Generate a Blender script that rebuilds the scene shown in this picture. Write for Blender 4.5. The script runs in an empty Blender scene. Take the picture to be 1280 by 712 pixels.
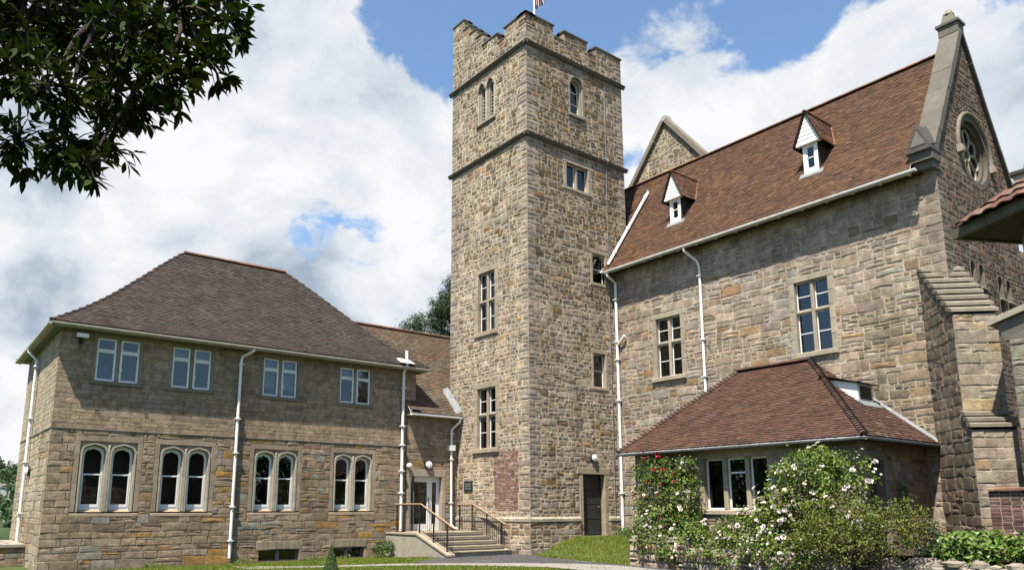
import bpy, math, random
import numpy as np
from mathutils import Vector, Matrix

# ------------------------------------------------------------------ camera, world, sun, exposure
SC = bpy.context.scene
COL = SC.collection
cam_d = bpy.data.cameras.new("camera")
cam = bpy.data.objects.new("camera", cam_d)
COL.objects.link(cam)
SC.camera = cam
YAW, PITCH, ROLL = 2.48419461, 0.185164842, 0.0000963
_fw = Vector((math.cos(PITCH)*math.cos(YAW), math.cos(PITCH)*math.sin(YAW), math.sin(PITCH)))
_r = _fw.cross(Vector((0, 0, 1))).normalized()
_u = _r.cross(_fw)
cam.matrix_world = Matrix(((_r.x, _u.x, -_fw.x, 0), (_r.y, _u.y, -_fw.y, 0), (_r.z, _u.z, -_fw.z, 1.6), (0, 0, 0, 1)))
cam_d.sensor_width = 36.0
cam_d.lens = 36.0*946.64/1280
cam_d.shift_x = (640-614.45)/1280
cam_d.shift_y = (455.6-356)/1280
cam_d.clip_start = 0.1
cam_d.clip_end = 3000

SUN = Vector((0.44, -0.85, 1.83)).normalized()
EL = math.asin(SUN.z)
ROT = math.atan2(SUN.x, SUN.y)
SC.view_settings.view_transform = 'Standard'
SC.view_settings.look = 'None'
SC.view_settings.exposure = 1.35
SC.view_settings.gamma = 1.0
SC.view_settings.use_curve_mapping = False

sun_d = bpy.data.lights.new("sun", 'SUN')
sun_d.energy = 5.0
sun_d.angle = math.radians(0.55)
sun_d.color = (1.0, 0.92, 0.80)
sun = bpy.data.objects.new("sun", sun_d)
sun.rotation_euler = SUN.to_track_quat('Z', 'Y').to_euler()
COL.objects.link(sun)


def make_world():
    w = bpy.data.worlds.new("World")
    SC.world = w
    w.use_nodes = True
    nt = w.node_tree
    nt.nodes.clear()
    N = nt.nodes.new
    L = nt.links.new
    out = N('ShaderNodeOutputWorld')
    sky = N('ShaderNodeTexSky')
    sky.sky_type = 'NISHITA'
    sky.sun_disc = False
    sky.sun_elevation = EL
    sky.sun_rotation = ROT
    sky.air_density = 1.0
    sky.dust_density = 0.6
    sky.ozone_density = 1.5
    bg = N('ShaderNodeBackground')
    bg.inputs['Strength'].default_value = 0.072
    tint = N('ShaderNodeVectorMath')
    tint.operation = 'MULTIPLY'
    L(sky.outputs[0], tint.inputs[0])
    tint.inputs[1].default_value = (1.12, 1.22, 1.25)
    L(tint.outputs[0], bg.inputs['Color'])
    geo = N('ShaderNodeTexCoord')
    sep = N('ShaderNodeSeparateXYZ')
    L(geo.outputs['Generated'], sep.inputs[0])

    def math_(op, a, b=None, c=None):
        m = N('ShaderNodeMath')
        m.operation = op
        for i, v in enumerate((a, b, c)):
            if v is None:
                continue
            if isinstance(v, (int, float)):
                m.inputs[i].default_value = v
            else:
                L(v, m.inputs[i])
        return m.outputs[0]
    zz = math_('MAXIMUM', sep.outputs[2], 0.0)
    den = math_('ADD', zz, 0.42)
    px = math_('DIVIDE', sep.outputs[0], den)
    py = math_('DIVIDE', sep.outputs[1], den)
    comb = N('ShaderNodeCombineXYZ')
    L(px, comb.inputs[0])
    L(py, comb.inputs[1])

    def noise(scale, detail, rough, off, dist=0.0):
        mp = N('ShaderNodeMapping')
        mp.inputs['Location'].default_value = off
        L(comb.outputs[0], mp.inputs[0])
        n = N('ShaderNodeTexNoise')
        n.inputs['Scale'].default_value = scale
        n.inputs['Detail'].default_value = detail
        n.inputs['Roughness'].default_value = rough
        n.inputs['Distortion'].default_value = dist
        L(mp.outputs[0], n.inputs['Vector'])
        return n.outputs['Fac']
    cov = noise(3.6, 12, 0.60, (3.1, 1.7, 0.4), 0.2)
    cov = math_('MULTIPLY_ADD', cov, 2.6, -0.80)
    edge = noise(13.0, 8, 0.6, (1.3, 5.1, 0.9), 0.5)
    edge = math_('MULTIPLY_ADD', edge, 1.5, -0.75)
    cov = math_('ADD', cov, edge)
    # where cloud banks (+) and blue openings (-) lie: direction, width (cosine), amount
    for d, wd, am in CLOUD_BIAS:
        v = N('ShaderNodeVectorMath')
        v.operation = 'DOT_PRODUCT'
        L(geo.outputs['Generated'], v.inputs[0])
        v.inputs[1].default_value = Vector(d).normalized()
        mr = N('ShaderNodeMapRange')
        mr.interpolation_type = 'SMOOTHSTEP'
        mr.inputs['From Min'].default_value = math.cos(math.radians(wd))
        mr.inputs['From Max'].default_value = 1.0
        mr.inputs['To Min'].default_value = 0
        mr.inputs['To Max'].default_value = am
        L(v.outputs['Value'], mr.inputs['Value'])
        cov = math_('ADD', cov, mr.outputs[0])
    ramp = N('ShaderNodeMapRange')
    ramp.interpolation_type = 'SMOOTHSTEP'
    ramp.inputs['From Min'].default_value = 0.34
    ramp.inputs['From Max'].default_value = 0.72
    L(cov, ramp.inputs['Value'])
    tone = noise(3.4, 10, 0.58, (7.7, 2.3, 1.1), 0.3)
    cr = N('ShaderNodeValToRGB')
    e = cr.color_ramp.elements
    e[0].position, e[0].color = 0.33, (0.40, 0.49, 0.60, 1)
    e[1].position, e[1].color = 0.60, (0.98, 0.99, 1.0, 1)
    m = e.new(0.46)
    m.color = (0.72, 0.78, 0.86, 1)
    L(tone, cr.inputs[0])
    bgc = N('ShaderNodeBackground')
    bgc.inputs['Strength'].default_value = 0.385
    L(cr.outputs[0], bgc.inputs['Color'])
    mix = N('ShaderNodeMixShader')
    L(ramp.outputs[0], mix.inputs[0])
    L(bg.outputs[0], mix.inputs[1])
    L(bgc.outputs[0], mix.inputs[2])
    L(mix.outputs[0], out.inputs['Surface'])


CLOUD_BIAS = [
    ((-0.700, 0.435, 0.568), 7, -0.8),
   
    ((-0.600, 0.505, 0.620), 9, -0.5),
   
    ((-0.480, 0.658, 0.580), 9, -0.4),
   
    ((-0.424, 0.726, 0.542), 5, -0.5),
   
    ((-0.597, 0.565, 0.569), 5, -0.3),
   
    ((-0.378, 0.748, 0.546), 6, -0.4),
   
    ((-0.254, 0.805, 0.537), 10, -0.35),
   
    ((-0.847, 0.409, 0.339), 5, -0.9),
   
    ((-0.859, 0.124, 0.496), 6, -0.1),
   
    ((-0.556, 0.657, 0.510), 6, 0.45),
   
    ((-0.440, 0.774, 0.456), 10, 0.55),
   
    ((-0.328, 0.815, 0.478), 7, 0.5),
   
    ((-0.256, 0.864, 0.433), 9, 0.5),
   
    ((-0.895, 0.199, 0.400), 22, 0.55),
   
    ((-0.800, 0.312, 0.510), 11, 0.75),
   
    ((-0.917, 0.311, 0.248), 14, 0.3),
   
    ((-0.796, 0.466, 0.386), 9, 0.35),
   
    ((-0.842, 0.473, 0.259), 7, 0.25),
   
    ((-0.724, 0.466, 0.509), 4, 0.3),
   
    ((-0.989, 0.092, 0.117), 16, 1.0),
   
    ((-0.475, 0.679, 0.560), 4, 0.25), 
    ((0.60, -0.60, 0.35), 95, -1.2), ((0.0, 0.0, 1.0), 40, -0.2),
]
make_world()

# ------------------------------------------------------------------ materials
MATS = {}


def nodes_of(name):
    m = bpy.data.materials.new(name)
    m.use_nodes = True
    nt = m.node_tree
    b = nt.nodes['Principled BSDF']
    return m, nt, b


def surf(name, col=(1, 1, 1), rough=0.8, var=0.25, scale=9.0, bump=0.3, bscale=40.0, bdist=0.01, attr=False,
         stain=None, stain_scale=1.2, stain_lo=0.52, stain_hi=0.68, stain_amt=0.6, fine=0.15, metal=0.0, spec=0.3, streak=0.0, patch=None, patch_scale=3.0, patch_amt=0.5, alb=0.60):
    """procedural surface: own colour or the piece colour, mottled by noise, with optional stain patches and bump"""
    m, nt, b = nodes_of(name)
    N, L = nt.nodes.new, nt.links.new
    tc = N('ShaderNodeTexCoord')
    if attr:
        a = N('ShaderNodeAttribute')
        a.attribute_name = 'Col'
        base = a.outputs['Color']
    else:
        a = N('ShaderNodeRGB')
        a.outputs[0].default_value = (*col, 1)
        base = a.outputs[0]

    def noise(s, d=5, r=0.6, vec=None):
        n = N('ShaderNodeTexNoise')
        n.inputs['Scale'].default_value = s
        n.inputs['Detail'].default_value = d
        n.inputs['Roughness'].default_value = r
        L(vec or tc.outputs['Object'], n.inputs['Vector'])
        return n.outputs['Fac']

    def mulby(base, fac, lo, hi, amt):
        mr = N('ShaderNodeMapRange')
        mr.inputs['From Min'].default_value = lo
        mr.inputs['From Max'].default_value = hi
        mr.inputs['To Min'].default_value = 1-amt
        mr.inputs['To Max'].default_value = 1+amt
        L(fac, mr.inputs['Value'])
        v = N('ShaderNodeVectorMath')
        v.operation = 'SCALE'
        L(base, v.inputs[0])
        L(mr.outputs[0], v.inputs['Scale'])
        return v.outputs[0]
    if alb != 1.0:
        v = N('ShaderNodeVectorMath')
        v.operation = 'SCALE'
        L(base, v.inputs[0])
        v.inputs['Scale'].default_value = alb
        base = v.outputs[0]
    base = mulby(base, noise(scale), 0.3, 0.7, var)
    if fine:
        base = mulby(base, noise(scale*8, 3, 0.7), 0.3, 0.7, fine)
    if streak:
        mp = N('ShaderNodeMapping')
        mp.inputs['Scale'].default_value = (1, 1, 0.16)
        L(tc.outputs['Object'], mp.inputs[0])
        base = mulby(base, noise(1.6, 6, 0.62, mp.outputs[0]), 0.3, 0.7, streak)
    if patch:
        mr = N('ShaderNodeMapRange')
        mr.interpolation_type = 'SMOOTHSTEP'
        mr.inputs['From Min'].default_value = 0.5
        mr.inputs['From Max'].default_value = 0.75
        mr.inputs['To Max'].default_value = patch_amt
        L(noise(patch_scale, 6, 0.7), mr.inputs['Value'])
        mx = N('ShaderNodeMixRGB')
        L(mr.outputs[0], mx.inputs[0])
        L(base, mx.inputs[1])
        mx.inputs[2].default_value = (*patch, 1)
        base = mx.outputs[0]
    if stain:
        mr = N('ShaderNodeMapRange')
        mr.interpolation_type = 'SMOOTHSTEP'
        mr.inputs['From Min'].default_value = stain_lo
        mr.inputs['From Max'].default_value = stain_hi
        mr.inputs['To Max'].default_value = stain_amt
        L(noise(stain_scale, 8, 0.65), mr.inputs['Value'])
        mx = N('ShaderNodeMixRGB')
        L(mr.outputs[0], mx.inputs[0])
        L(base, mx.inputs[1])
        mx.inputs[2].default_value = (*stain, 1)
        base = mx.outputs[0]
    L(base, b.inputs['Base Color'])
    b.inputs['Roughness'].default_value = rough
    b.inputs['Metallic'].default_value = metal
    b.inputs['Specular IOR Level'].default_value = spec
    if bump:
        bp = N('ShaderNodeBump')
        bp.inputs['Strength'].default_value = bump
        bp.inputs['Distance'].default_value = bdist
        L(noise(bscale, 6, 0.65), bp.inputs['Height'])
        L(bp.outputs[0], b.inputs['Normal'])
    MATS[name] = m
    return m


def make_glass():
    m, nt, b = nodes_of('window_glass')
    N, L = nt.nodes.new, nt.links.new
    out = nt.nodes['Material Output']
    nt.nodes.remove(b)
    t = N('ShaderNodeBsdfTransparent')
    t.inputs[0].default_value = (0.72, 0.78, 0.78, 1)
    g = N('ShaderNodeBsdfGlossy')
    g.inputs['Roughness'].default_value = 0.015
    g.inputs[0].default_value = (0.9, 0.95, 1, 1)
    tc = N('ShaderNodeTexCoord')
    n = N('ShaderNodeTexNoise')
    n.inputs['Scale'].default_value = 1.3
    L(tc.outputs['Object'], n.inputs['Vector'])
    bp = N('ShaderNodeBump')
    bp.inputs['Strength'].default_value = 0.12
    bp.inputs['Distance'].default_value = 0.05
    L(n.outputs['Fac'], bp.inputs['Height'])
    L(bp.outputs[0], g.inputs['Normal'])
    f = N('ShaderNodeFresnel')
    f.inputs['IOR'].default_value = 1.75
    x = N('ShaderNodeMixShader')
    L(f.outputs[0], x.inputs[0])
    L(t.outputs[0], x.inputs[1])
    L(g.outputs[0], x.inputs[2])
    L(x.outputs[0], out.inputs['Surface'])
    MATS['glass'] = m


def leaf_mat(name, rough=0.45, trans=0.25, var=0.25, spec=0.3):
    m, nt, b = nodes_of(name)
    N, L = nt.nodes.new, nt.links.new
    a = N('ShaderNodeAttribute')
    a.attribute_name = 'Col'
    L(a.outputs['Color'], b.inputs['Base Color'])
    b.inputs['Roughness'].default_value = rough
    b.inputs['Specular IOR Level'].default_value = spec
    if trans:
        out = nt.nodes['Material Output']
        tr = N('ShaderNodeBsdfTranslucent')
        v = N('ShaderNodeVectorMath')
        v.operation = 'MULTIPLY'
        L(a.outputs['Color'], v.inputs[0])
        v.inputs[1].default_value = (1.6, 1.8, 0.7)
        L(v.outputs[0], tr.inputs[0])
        mx = N('ShaderNodeMixShader')
        mx.inputs[0].default_value = trans
        L(b.outputs[0], mx.inputs[1])
        L(tr.outputs[0], mx.inputs[2])
        L(mx.outputs[0], out.inputs['Surface'])
    MATS[name] = m


surf('stone', attr=True, rough=0.92, var=0.34, scale=5, fine=0.26, bump=0.75, bscale=26, bdist=0.03, streak=0.24,
     patch=(0.215, 0.135, 0.075), patch_scale=2.6, patch_amt=0.55,
     stain=(0.085, 0.070, 0.056), stain_scale=0.9, stain_lo=0.52, stain_hi=0.78, stain_amt=0.5)
surf('dressed_stone', attr=True, rough=0.88, var=0.15, scale=5, fine=0.12, bump=0.35, bscale=45, bdist=0.01, streak=0.15,
     stain=(0.115, 0.095, 0.075), stain_scale=1.6, stain_lo=0.5, stain_hi=0.75, stain_amt=0.45)
surf('tile', attr=True, rough=0.85, var=0.28, scale=2.2, fine=0.2, bump=0.35, bscale=60, bdist=0.006,
     stain=(0.10, 0.088, 0.07), stain_scale=1.3, stain_lo=0.58, stain_hi=0.78, stain_amt=0.5)
surf('tile_lichen', attr=True, rough=0.85, var=0.28, scale=2.2, fine=0.2, bump=0.35, bscale=60, bdist=0.006,
     stain=(0.17, 0.092, 0.035), stain_scale=0.7, stain_lo=0.55, stain_hi=0.74, stain_amt=0.55)
surf('tile_dark', attr=True, rough=0.85, var=0.3, scale=1.6, fine=0.2, bump=0.35, bscale=60, bdist=0.006,
     stain=(0.085, 0.078, 0.07), stain_scale=0.9, stain_lo=0.56, stain_hi=0.75, stain_amt=0.5)
surf('white_paint', (0.78, 0.78, 0.76), alb=0.8, rough=0.4, var=0.05, scale=4, fine=0.04, bump=0.05, stain=(0.36, 0.33, 0.27), stain_scale=2.4, stain_lo=0.52, stain_hi=0.8, stain_amt=0.6)
surf('gutter_paint', (0.56, 0.50, 0.40), rough=0.5, var=0.12, scale=3, fine=0.06, bump=0.05, stain=(0.22, 0.22, 0.15), stain_scale=2, stain_amt=0.5)
surf('grey_gutter', (0.80, 0.80, 0.76), rough=0.5, var=0.12, scale=3, fine=0.06, bump=0.05, stain=(0.28, 0.28, 0.24), stain_scale=2, stain_amt=0.5)
surf('iron_gutter', (0.13, 0.135, 0.13), rough=0.5, var=0.2, scale=3, bump=0.1)
surf('lead', (0.27, 0.285, 0.30), rough=0.55, var=0.25, scale=6, bump=0.2, bscale=12)
surf('dark_paint', (0.03, 0.03, 0.032), rough=0.45, var=0.2, scale=5, bump=0.1)
surf('door_paint', (0.035, 0.037, 0.04), rough=0.5, var=0.25, scale=3, bump=0.1)
surf('handrail_wood', (0.42, 0.30, 0.18), rough=0.5, var=0.2, scale=7, bump=0.1)
surf('concrete', (0.40, 0.36, 0.29), rough=0.9, var=0.18, scale=3, bump=0.3, stain=(0.22, 0.2, 0.16), stain_scale=1.5, stain_amt=0.5)
surf('timber_dark', (0.05, 0.04, 0.03), rough=0.8, var=0.3)
surf('soffit_paint', (0.20, 0.20, 0.135), rough=0.6, var=0.2, scale=3)
surf('eave_board', (0.13, 0.115, 0.08), rough=0.7, var=0.3, scale=5)
surf('interior', (0.03, 0.03, 0.032), rough=0.95, var=0.2, bump=0)  # near-black, the colour stands for the darkness of unlit rooms
surf('blind', (0.34, 0.45, 0.47), rough=0.8, var=0.05, bump=0)
surf('asphalt', (0.075, 0.075, 0.08), rough=0.95, var=0.2, scale=1.2, bump=0.4, bscale=120, bdist=0.006, stain=(0.12, 0.12, 0.115), stain_scale=0.8, stain_amt=0.5)
surf('paving', (0.30, 0.285, 0.25), rough=0.92, var=0.15, scale=1.5, bump=0.3, bscale=90, bdist=0.006, stain=(0.22, 0.21, 0.19), stain_scale=1.2, stain_amt=0.5)
surf('soil', (0.07, 0.05, 0.035), rough=1, var=0.4, scale=4, bump=0.8, bscale=18, bdist=0.04)
surf('turf', (0.075, 0.11, 0.022), rough=0.95, var=0.35, scale=1.4, bump=0.6, bscale=60, bdist=0.03)
surf('bark', (0.045, 0.034, 0.025), rough=0.95, var=0.3, scale=12, bump=0.6, bscale=30, bdist=0.02)
surf('hillside', (0.035, 0.065, 0.02), rough=1, var=0.4, scale=0.05, bump=0)
surf('lamp_white', (0.8, 0.8, 0.78), alb=0.8, rough=0.3, var=0.03, bump=0)
surf('flag_cloth', attr=True, rough=0.8, var=0.05, bump=0)
surf('petal', attr=True, alb=0.8, rough=0.6, var=0.1, bump=0, fine=0)
surf('brick', attr=True, rough=0.9, var=0.2, scale=9, bump=0.4, bscale=50, bdist=0.01)
surf('plaque_face', (0.03, 0.035, 0.045), rough=0.4, var=0.1, bump=0)
make_glass()
leaf_mat('leaf', trans=0.14)
leaf_mat('leaf_dark', rough=0.8, trans=0.10, spec=0.08)
leaf_mat('needle', rough=0.6, trans=0.05)
leaf_mat('grass', rough=0.6, trans=0.3)


# ------------------------------------------------------------------ mesh builder
class MB:
    def __init__(s):
        s.V, s.F, s.C = [], [], []

    def face(s, pts, col=(1, 1, 1)):
        i = len(s.V)
        s.V.extend(tuple(p) for p in pts)
        s.F.append(tuple(range(i, i+len(pts))))
        s.C.append(col)

    def poly(s, V, F, col=(1, 1, 1)):
        i = len(s.V)
        s.V.extend(tuple(p) for p in V)
        for f in F:
            s.F.append(tuple(k+i for k in f))
            s.C.append(col)

    def hexa(s, p, col=(1, 1, 1)):  # 8 points: bottom 4 ccw, top 4
        s.poly(p, ((0, 3, 2, 1), (4, 5, 6, 7), (0, 1, 5, 4), (1, 2, 6, 5), (2, 3, 7, 6), (3, 0, 4, 7)), col)

    def box(s, a, b, col=(1, 1, 1)):
        x0, y0, z0 = a
        x1, y1, z1 = b
        s.hexa([(x0, y0, z0), (x1, y0, z0), (x1, y1, z0), (x0, y1, z0), (x0, y0, z1), (x1, y0, z1), (x1, y1, z1), (x0, y1, z1)], col)

    def fbox(s, F, u0, u1, z0, z1, d0, d1, col=(1, 1, 1), ch=0.0):
        """box in a wall frame; d0 is the outer face. ch chamfers the outer edge"""
        P = F.P
        if ch <= 0:
            s.hexa([P(u0, z0, d1), P(u1, z0, d1), P(u1, z0, d0), P(u0, z0, d0), P(u0, z1, d1), P(u1, z1, d1), P(u1, z1, d0), P(u0, z1, d0)], col)
        else:
            a = [P(u0, z0, d1), P(u1, z0, d1), P(u1, z1, d1), P(u0, z1, d1)]
            b = [P(u0, z0, d0-ch), P(u1, z0, d0-ch), P(u1, z1, d0-ch), P(u0, z1, d0-ch)]
            c = [P(u0+ch, z0+ch, d0), P(u1-ch, z0+ch, d0), P(u1-ch, z1-ch, d0), P(u0+ch, z1-ch, d0)]
            fs = [(8, 9, 10, 11), (3, 2, 1, 0)]
            for i in range(4):
                j = (i+1) % 4
                fs.append((i, j, 4+j, 4+i))
                fs.append((4+i, 4+j, 8+j, 8+i))
            s.poly(a+b+c, fs, col)

    def tube(s, pts, rad, n=8, col=(1, 1, 1), cap=True):
        pts = [Vector(p) for p in pts]
        if not hasattr(rad, '__len__'):
            rad = [rad]*len(pts)
        i0 = len(s.V)
        ref = None
        for k, p in enumerate(pts):
            t = (pts[min(k+1, len(pts)-1)]-pts[max(k-1, 0)]).normalized()
            if ref is None:
                ref = t.cross(Vector((0, 0, 1)) if abs(t.z) < 0.9 else Vector((1, 0, 0))).normalized()
            ref = (ref-t*ref.dot(t)).normalized()
            b = t.cross(ref)
            for j in range(n):
                a = 2*math.pi*j/n
                q = p+(ref*math.cos(a)+b*math.sin(a))*rad[k]
                s.V.append(tuple(q))
        for k in range(len(pts)-1):
            for j in range(n):
                a, b_ = i0+k*n+j, i0+k*n+(j+1) % n
                s.F.append((a, b_, b_+n, a+n))
                s.C.append(col)
        if cap:
            s.F.append(tuple(i0+j for j in range(n))[::-1])
            s.C.append(col)
            s.F.append(tuple(i0+(len(pts)-1)*n+j for j in range(n)))
            s.C.append(col)

    def ring(s, F, outer, inner, df, db, col=(1, 1, 1), back=False):
        n = len(outer)
        for i in range(n):
            j = (i+1) % n
            oi, oj, ii, ij = outer[i], outer[j], inner[i], inner[j]
            s.face([F.P(*oi, df), F.P(*oj, df), F.P(*ij, df), F.P(*ii, df)], col)
            s.face([F.P(*ii, df), F.P(*ij, df), F.P(*ij, db), F.P(*ii, db)], col)
            s.face([F.P(*oj, df), F.P(*oi, df), F.P(*oi, db), F.P(*oj, db)], col)

    def build(s, name, mat, parent=None, smooth=False):
        me = bpy.data.meshes.new(name)
        off = Vector(parent_loc(parent)) if parent else Vector((0, 0, 0))
        V = np.array(s.V, dtype=np.float64).reshape(-1, 3)-np.array(off)
        me.from_pydata(V.tolist(), [], s.F)
        at = me.attributes.new('Col', 'FLOAT_COLOR', 'FACE')
        c = np.ones((len(s.F), 4), dtype=np.float32)
        if len(s.C):
            c[:, :3] = np.array(s.C, dtype=np.float32)
        at.data.foreach_set('color', c.ravel())
        if smooth:
            me.polygons.foreach_set('use_smooth', [True]*len(me.polygons))
        me.materials.append(MATS[mat])
        me.update()
        o = bpy.data.objects.new(name, me)
        COL.objects.link(o)
        if parent:
            o.parent = parent
        return o


def parent_loc(o):
    v = Vector((0, 0, 0))
    while o:
        v = v+Vector(o.location)
        o = o.parent
    return v


class Fr:
    """wall frame: origin O, horizontal direction U, outward normal N"""
    def __init__(s, O, U, N):
        s.O, s.U, s.N = Vector(O), Vector(U).normalized(), Vector(N).normalized()

    def P(s, u, z, d=0.0):
        return s.O+s.U*u+s.N*d+Vector((0, 0, z))


def FX(x):  # wall facing +X, u = world Y
    return Fr((x, 0, 0), (0, 1, 0), (1, 0, 0))


def FY(y):  # wall facing -Y, u = world X
    return Fr((0, y, 0), (1, 0, 0), (0, -1, 0))


def thing(name, label, cat, loc=(0, 0, 0), group=None):
    o = bpy.data.objects.new(name, None)
    o.empty_display_size = 0.5
    COL.objects.link(o)
    o.location = loc
    o['label'] = label
    o['category'] = cat
    if group:
        o['group'] = group
    return o


def tag(o, label=None, cat=None, group=None, kind=None):
    for k, v in (('label', label), ('category', cat), ('group', group), ('kind', kind)):
        if v:
            o[k] = v
    return o


# ------------------------------------------------------------------ stone walling
def clip_poly(P, Q):
    """clip polygon P by convex ccw polygon Q (2D)"""
    out = P
    n = len(Q)
    for i in range(n):
        ax, ay = Q[i]
        bx, by = Q[(i+1) % n]
        ex, ey = bx-ax, by-ay
        inp, out = out, []
        if not inp:
            return []
        for k in range(len(inp)):
            p, q = inp[k-1], inp[k]
            sp = ex*(p[1]-ay)-ey*(p[0]-ax)
            sq = ex*(q[1]-ay)-ey*(q[0]-ax)
            if (sp >= 0) != (sq >= 0):
                t = sp/(sp-sq)
                out.append((p[0]+(q[0]-p[0])*t, p[1]+(q[1]-p[1])*t))
            if sq >= 0:
                out.append(q)
    return out


def sub_rect(r, h):
    u0, u1, z0, z1 = r
    a0, a1, b0, b1 = h
    if a0 >= u1 or a1 <= u0 or b0 >= z1 or b1 <= z0:
        return [r]
    o = []
    if a0 > u0:
        o.append((u0, a0, z0, z1))
    if a1 < u1:
        o.append((a1, u1, z0, z1))
    m0, m1 = max(u0, a0), min(u1, a1)
    if b0 > z0:
        o.append((m0, m1, z0, b0))
    if b1 < z1:
        o.append((m0, m1, b1, z1))
    return o


def pick(pal, rnd, t=None):
    s = sum(w for _, w in pal)
    x = rnd.random()*s
    for c, w in pal:
        x -= w
        if x <= 0:
            return c
    return pal[-1][0]


def emit_stone(mb, F, r, st, rnd, outline, col, du=(0, 0)):
    u0, u1, z0, z1 = r
    g = st['joint']*0.5
    w, h = u1-u0-2*g, z1-z0-2*g
    if w < 0.025 or h < 0.02:
        return
    j = min(st['jit'], 0.22*h, 0.22*w)
    R = lambda: rnd.uniform(-j, j)
    a0, a1, b0, b1 = u0+g-du[0], u1-g+du[1], z0+g, z1-g
    wob = st.get('wob', 0)
    if du != (0, 0):
        wob = 0
        j *= 0.5
    um, zm = (a0+a1)/2, (b0+b1)/2
    c = j*0.9
    pts = [(a0+c*rnd.random(), b0), (um+R(), b0+R()*0.6), (a1-c*rnd.random(), b0), (a1, b0+c*rnd.random()),
           (a1+R()*0.4*(du[1] == 0), zm+R()), (a1, b1-c*rnd.random()), (a1-c*rnd.random(), b1), (um+R(), b1+R()*0.6),
           (a0+c*rnd.random(), b1), (a0, b1-c*rnd.random()), (a0+R()*0.4*(du[0] == 0), zm+R()), (a0, b0+c*rnd.random())]
    if wob:
        pts = [(p[0], p[1]+wob*(math.sin(p[0]*1.9+p[1]*0.7)+0.6*math.sin(p[0]*4.3+1+p[1]*1.3))) for p in pts]
    if outline:
        pts = clip_poly(pts, outline)
        if len(pts) < 3:
            return
    n = len(pts)
    cx, cy = sum(p[0] for p in pts)/n, sum(p[1] for p in pts)/n
    pr = rnd.uniform(*st['prot'])
    bev = st['bev']
    tx, tz = rnd.uniform(-st['tilt'], st['tilt']), rnd.uniform(-st['tilt'], st['tilt'])
    V = [F.P(p[0], p[1], -0.004) for p in pts]
    for p in pts:
        dl = math.hypot(cx-p[0], cy-p[1])+1e-6
        k = min(0.3, bev/dl)
        q = (p[0]+(cx-p[0])*k, p[1]+(cy-p[1])*k)
        V.append(F.P(q[0], q[1], pr+tx*(q[0]-cx)+tz*(q[1]-cy)))
    V.append(F.P(cx, cy, pr+st.get('rock', 0.006)*rnd.random()))
    fs = []
    for i in range(n):
        k = (i+1) % n
        fs.append((i, k, n+k, n+i))
        fs.append((n+i, n+k, 2*n))
    mb.poly(V, fs, col)


def stones(mb, F, outline, holes, st, rnd, ext=(0, 0), quoin=(False, False)):
    us = [p[0] for p in outline]
    zs = [p[1] for p in outline]
    umin, umax, zmin, zmax = min(us), max(us), min(zs), max(zs)
    rect = len(outline) == 4 and all((p[0] in (umin, umax)) and (p[1] in (zmin, zmax)) for p in outline)
    cl = None
    if not rect:
        cl = outline
    z = zmin
    k = 0
    ph = rnd.uniform(0, 6)
    while z < zmax-0.02:
        h = rnd.uniform(*st['h'])
        if z+h > zmax-0.06:
            h = zmax-z
        u = umin
        first = True
        while u < umax-0.01:
            q = False
            if first and quoin[0]:
                w = st['qw'][k % 2]*rnd.uniform(0.85, 1.15)
                q = True
            else:
                w = rnd.uniform(*st['w'])*min(1.4, max(0.7, h/((st['h'][0]+st['h'][1])/2)))
                if quoin[1] and umax-(u+w) < st['qw'][(k+1) % 2] and umax-u > 0.1:
                    rem = umax-u
                    qw = st['qw'][(k+1) % 2]
                    if rem > qw+0.12:
                        w = rem-qw
                    else:
                        w = rem
                        q = True
            if umax-(u+w) < 0.09:
                w = umax-u
            u1 = u+w
            du = (ext[0] if first else 0, ext[1] if u1 >= umax-1e-6 else 0)
            if not q and rnd.random() < st['split'] and h > 0.14:
                f = rnd.uniform(0.35, 0.65)
                cells = [(u, u1, z, z+h*f), (u, u1, z+h*f, z+h)]
                if rnd.random() < 0.5 and w > 0.3:
                    c0 = cells.pop(rnd.randrange(2))
                    m = c0[0]+(c0[1]-c0[0])*rnd.uniform(0.35, 0.65)
                    cells += [(c0[0], m, c0[2], c0[3]), (m, c0[1], c0[2], c0[3])]
            else:
                cells = [(u, u1, z, z+h)]
            for c in cells:
                rs = [c]
                for hl in holes:
                    rs = [x for r_ in rs for x in sub_rect(r_, hl)]
                for r_ in rs:
                    b = math.sin(r_[0]*0.8+ph+r_[2]*0.5)*math.sin(r_[2]*0.9+ph*1.7-r_[0]*0.3)
                    pal = st['pal']
                    if q:
                        pal = st.get('qpal', pal)
                    elif 'pal2' in st and b+rnd.uniform(-0.35, 0.35) > st.get('pal2_t', 0.45):
                        pal = st['pal2']
                    if 'palfun' in st and not q:
                        pal = st['palfun'](r_[0], r_[2], pal, rnd)
                    cc = pick(pal, rnd)
                    vv = st.get('vv', 0.14)
                    v = rnd.uniform(1-vv, 1+vv)
                    cc = tuple(max(0.01, x*v*rnd.uniform(0.97, 1.03)) for x in cc)
                    d0 = du[0] if r_[0] <= umin+1e-6 else 0
                    d1 = du[1] if r_[1] >= umax-1e-6 else 0
                    emit_stone(mb, F, r_, st, rnd, cl, cc, (d0, d1))
            u = u1
            first = False
        z += h
        k += 1


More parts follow.
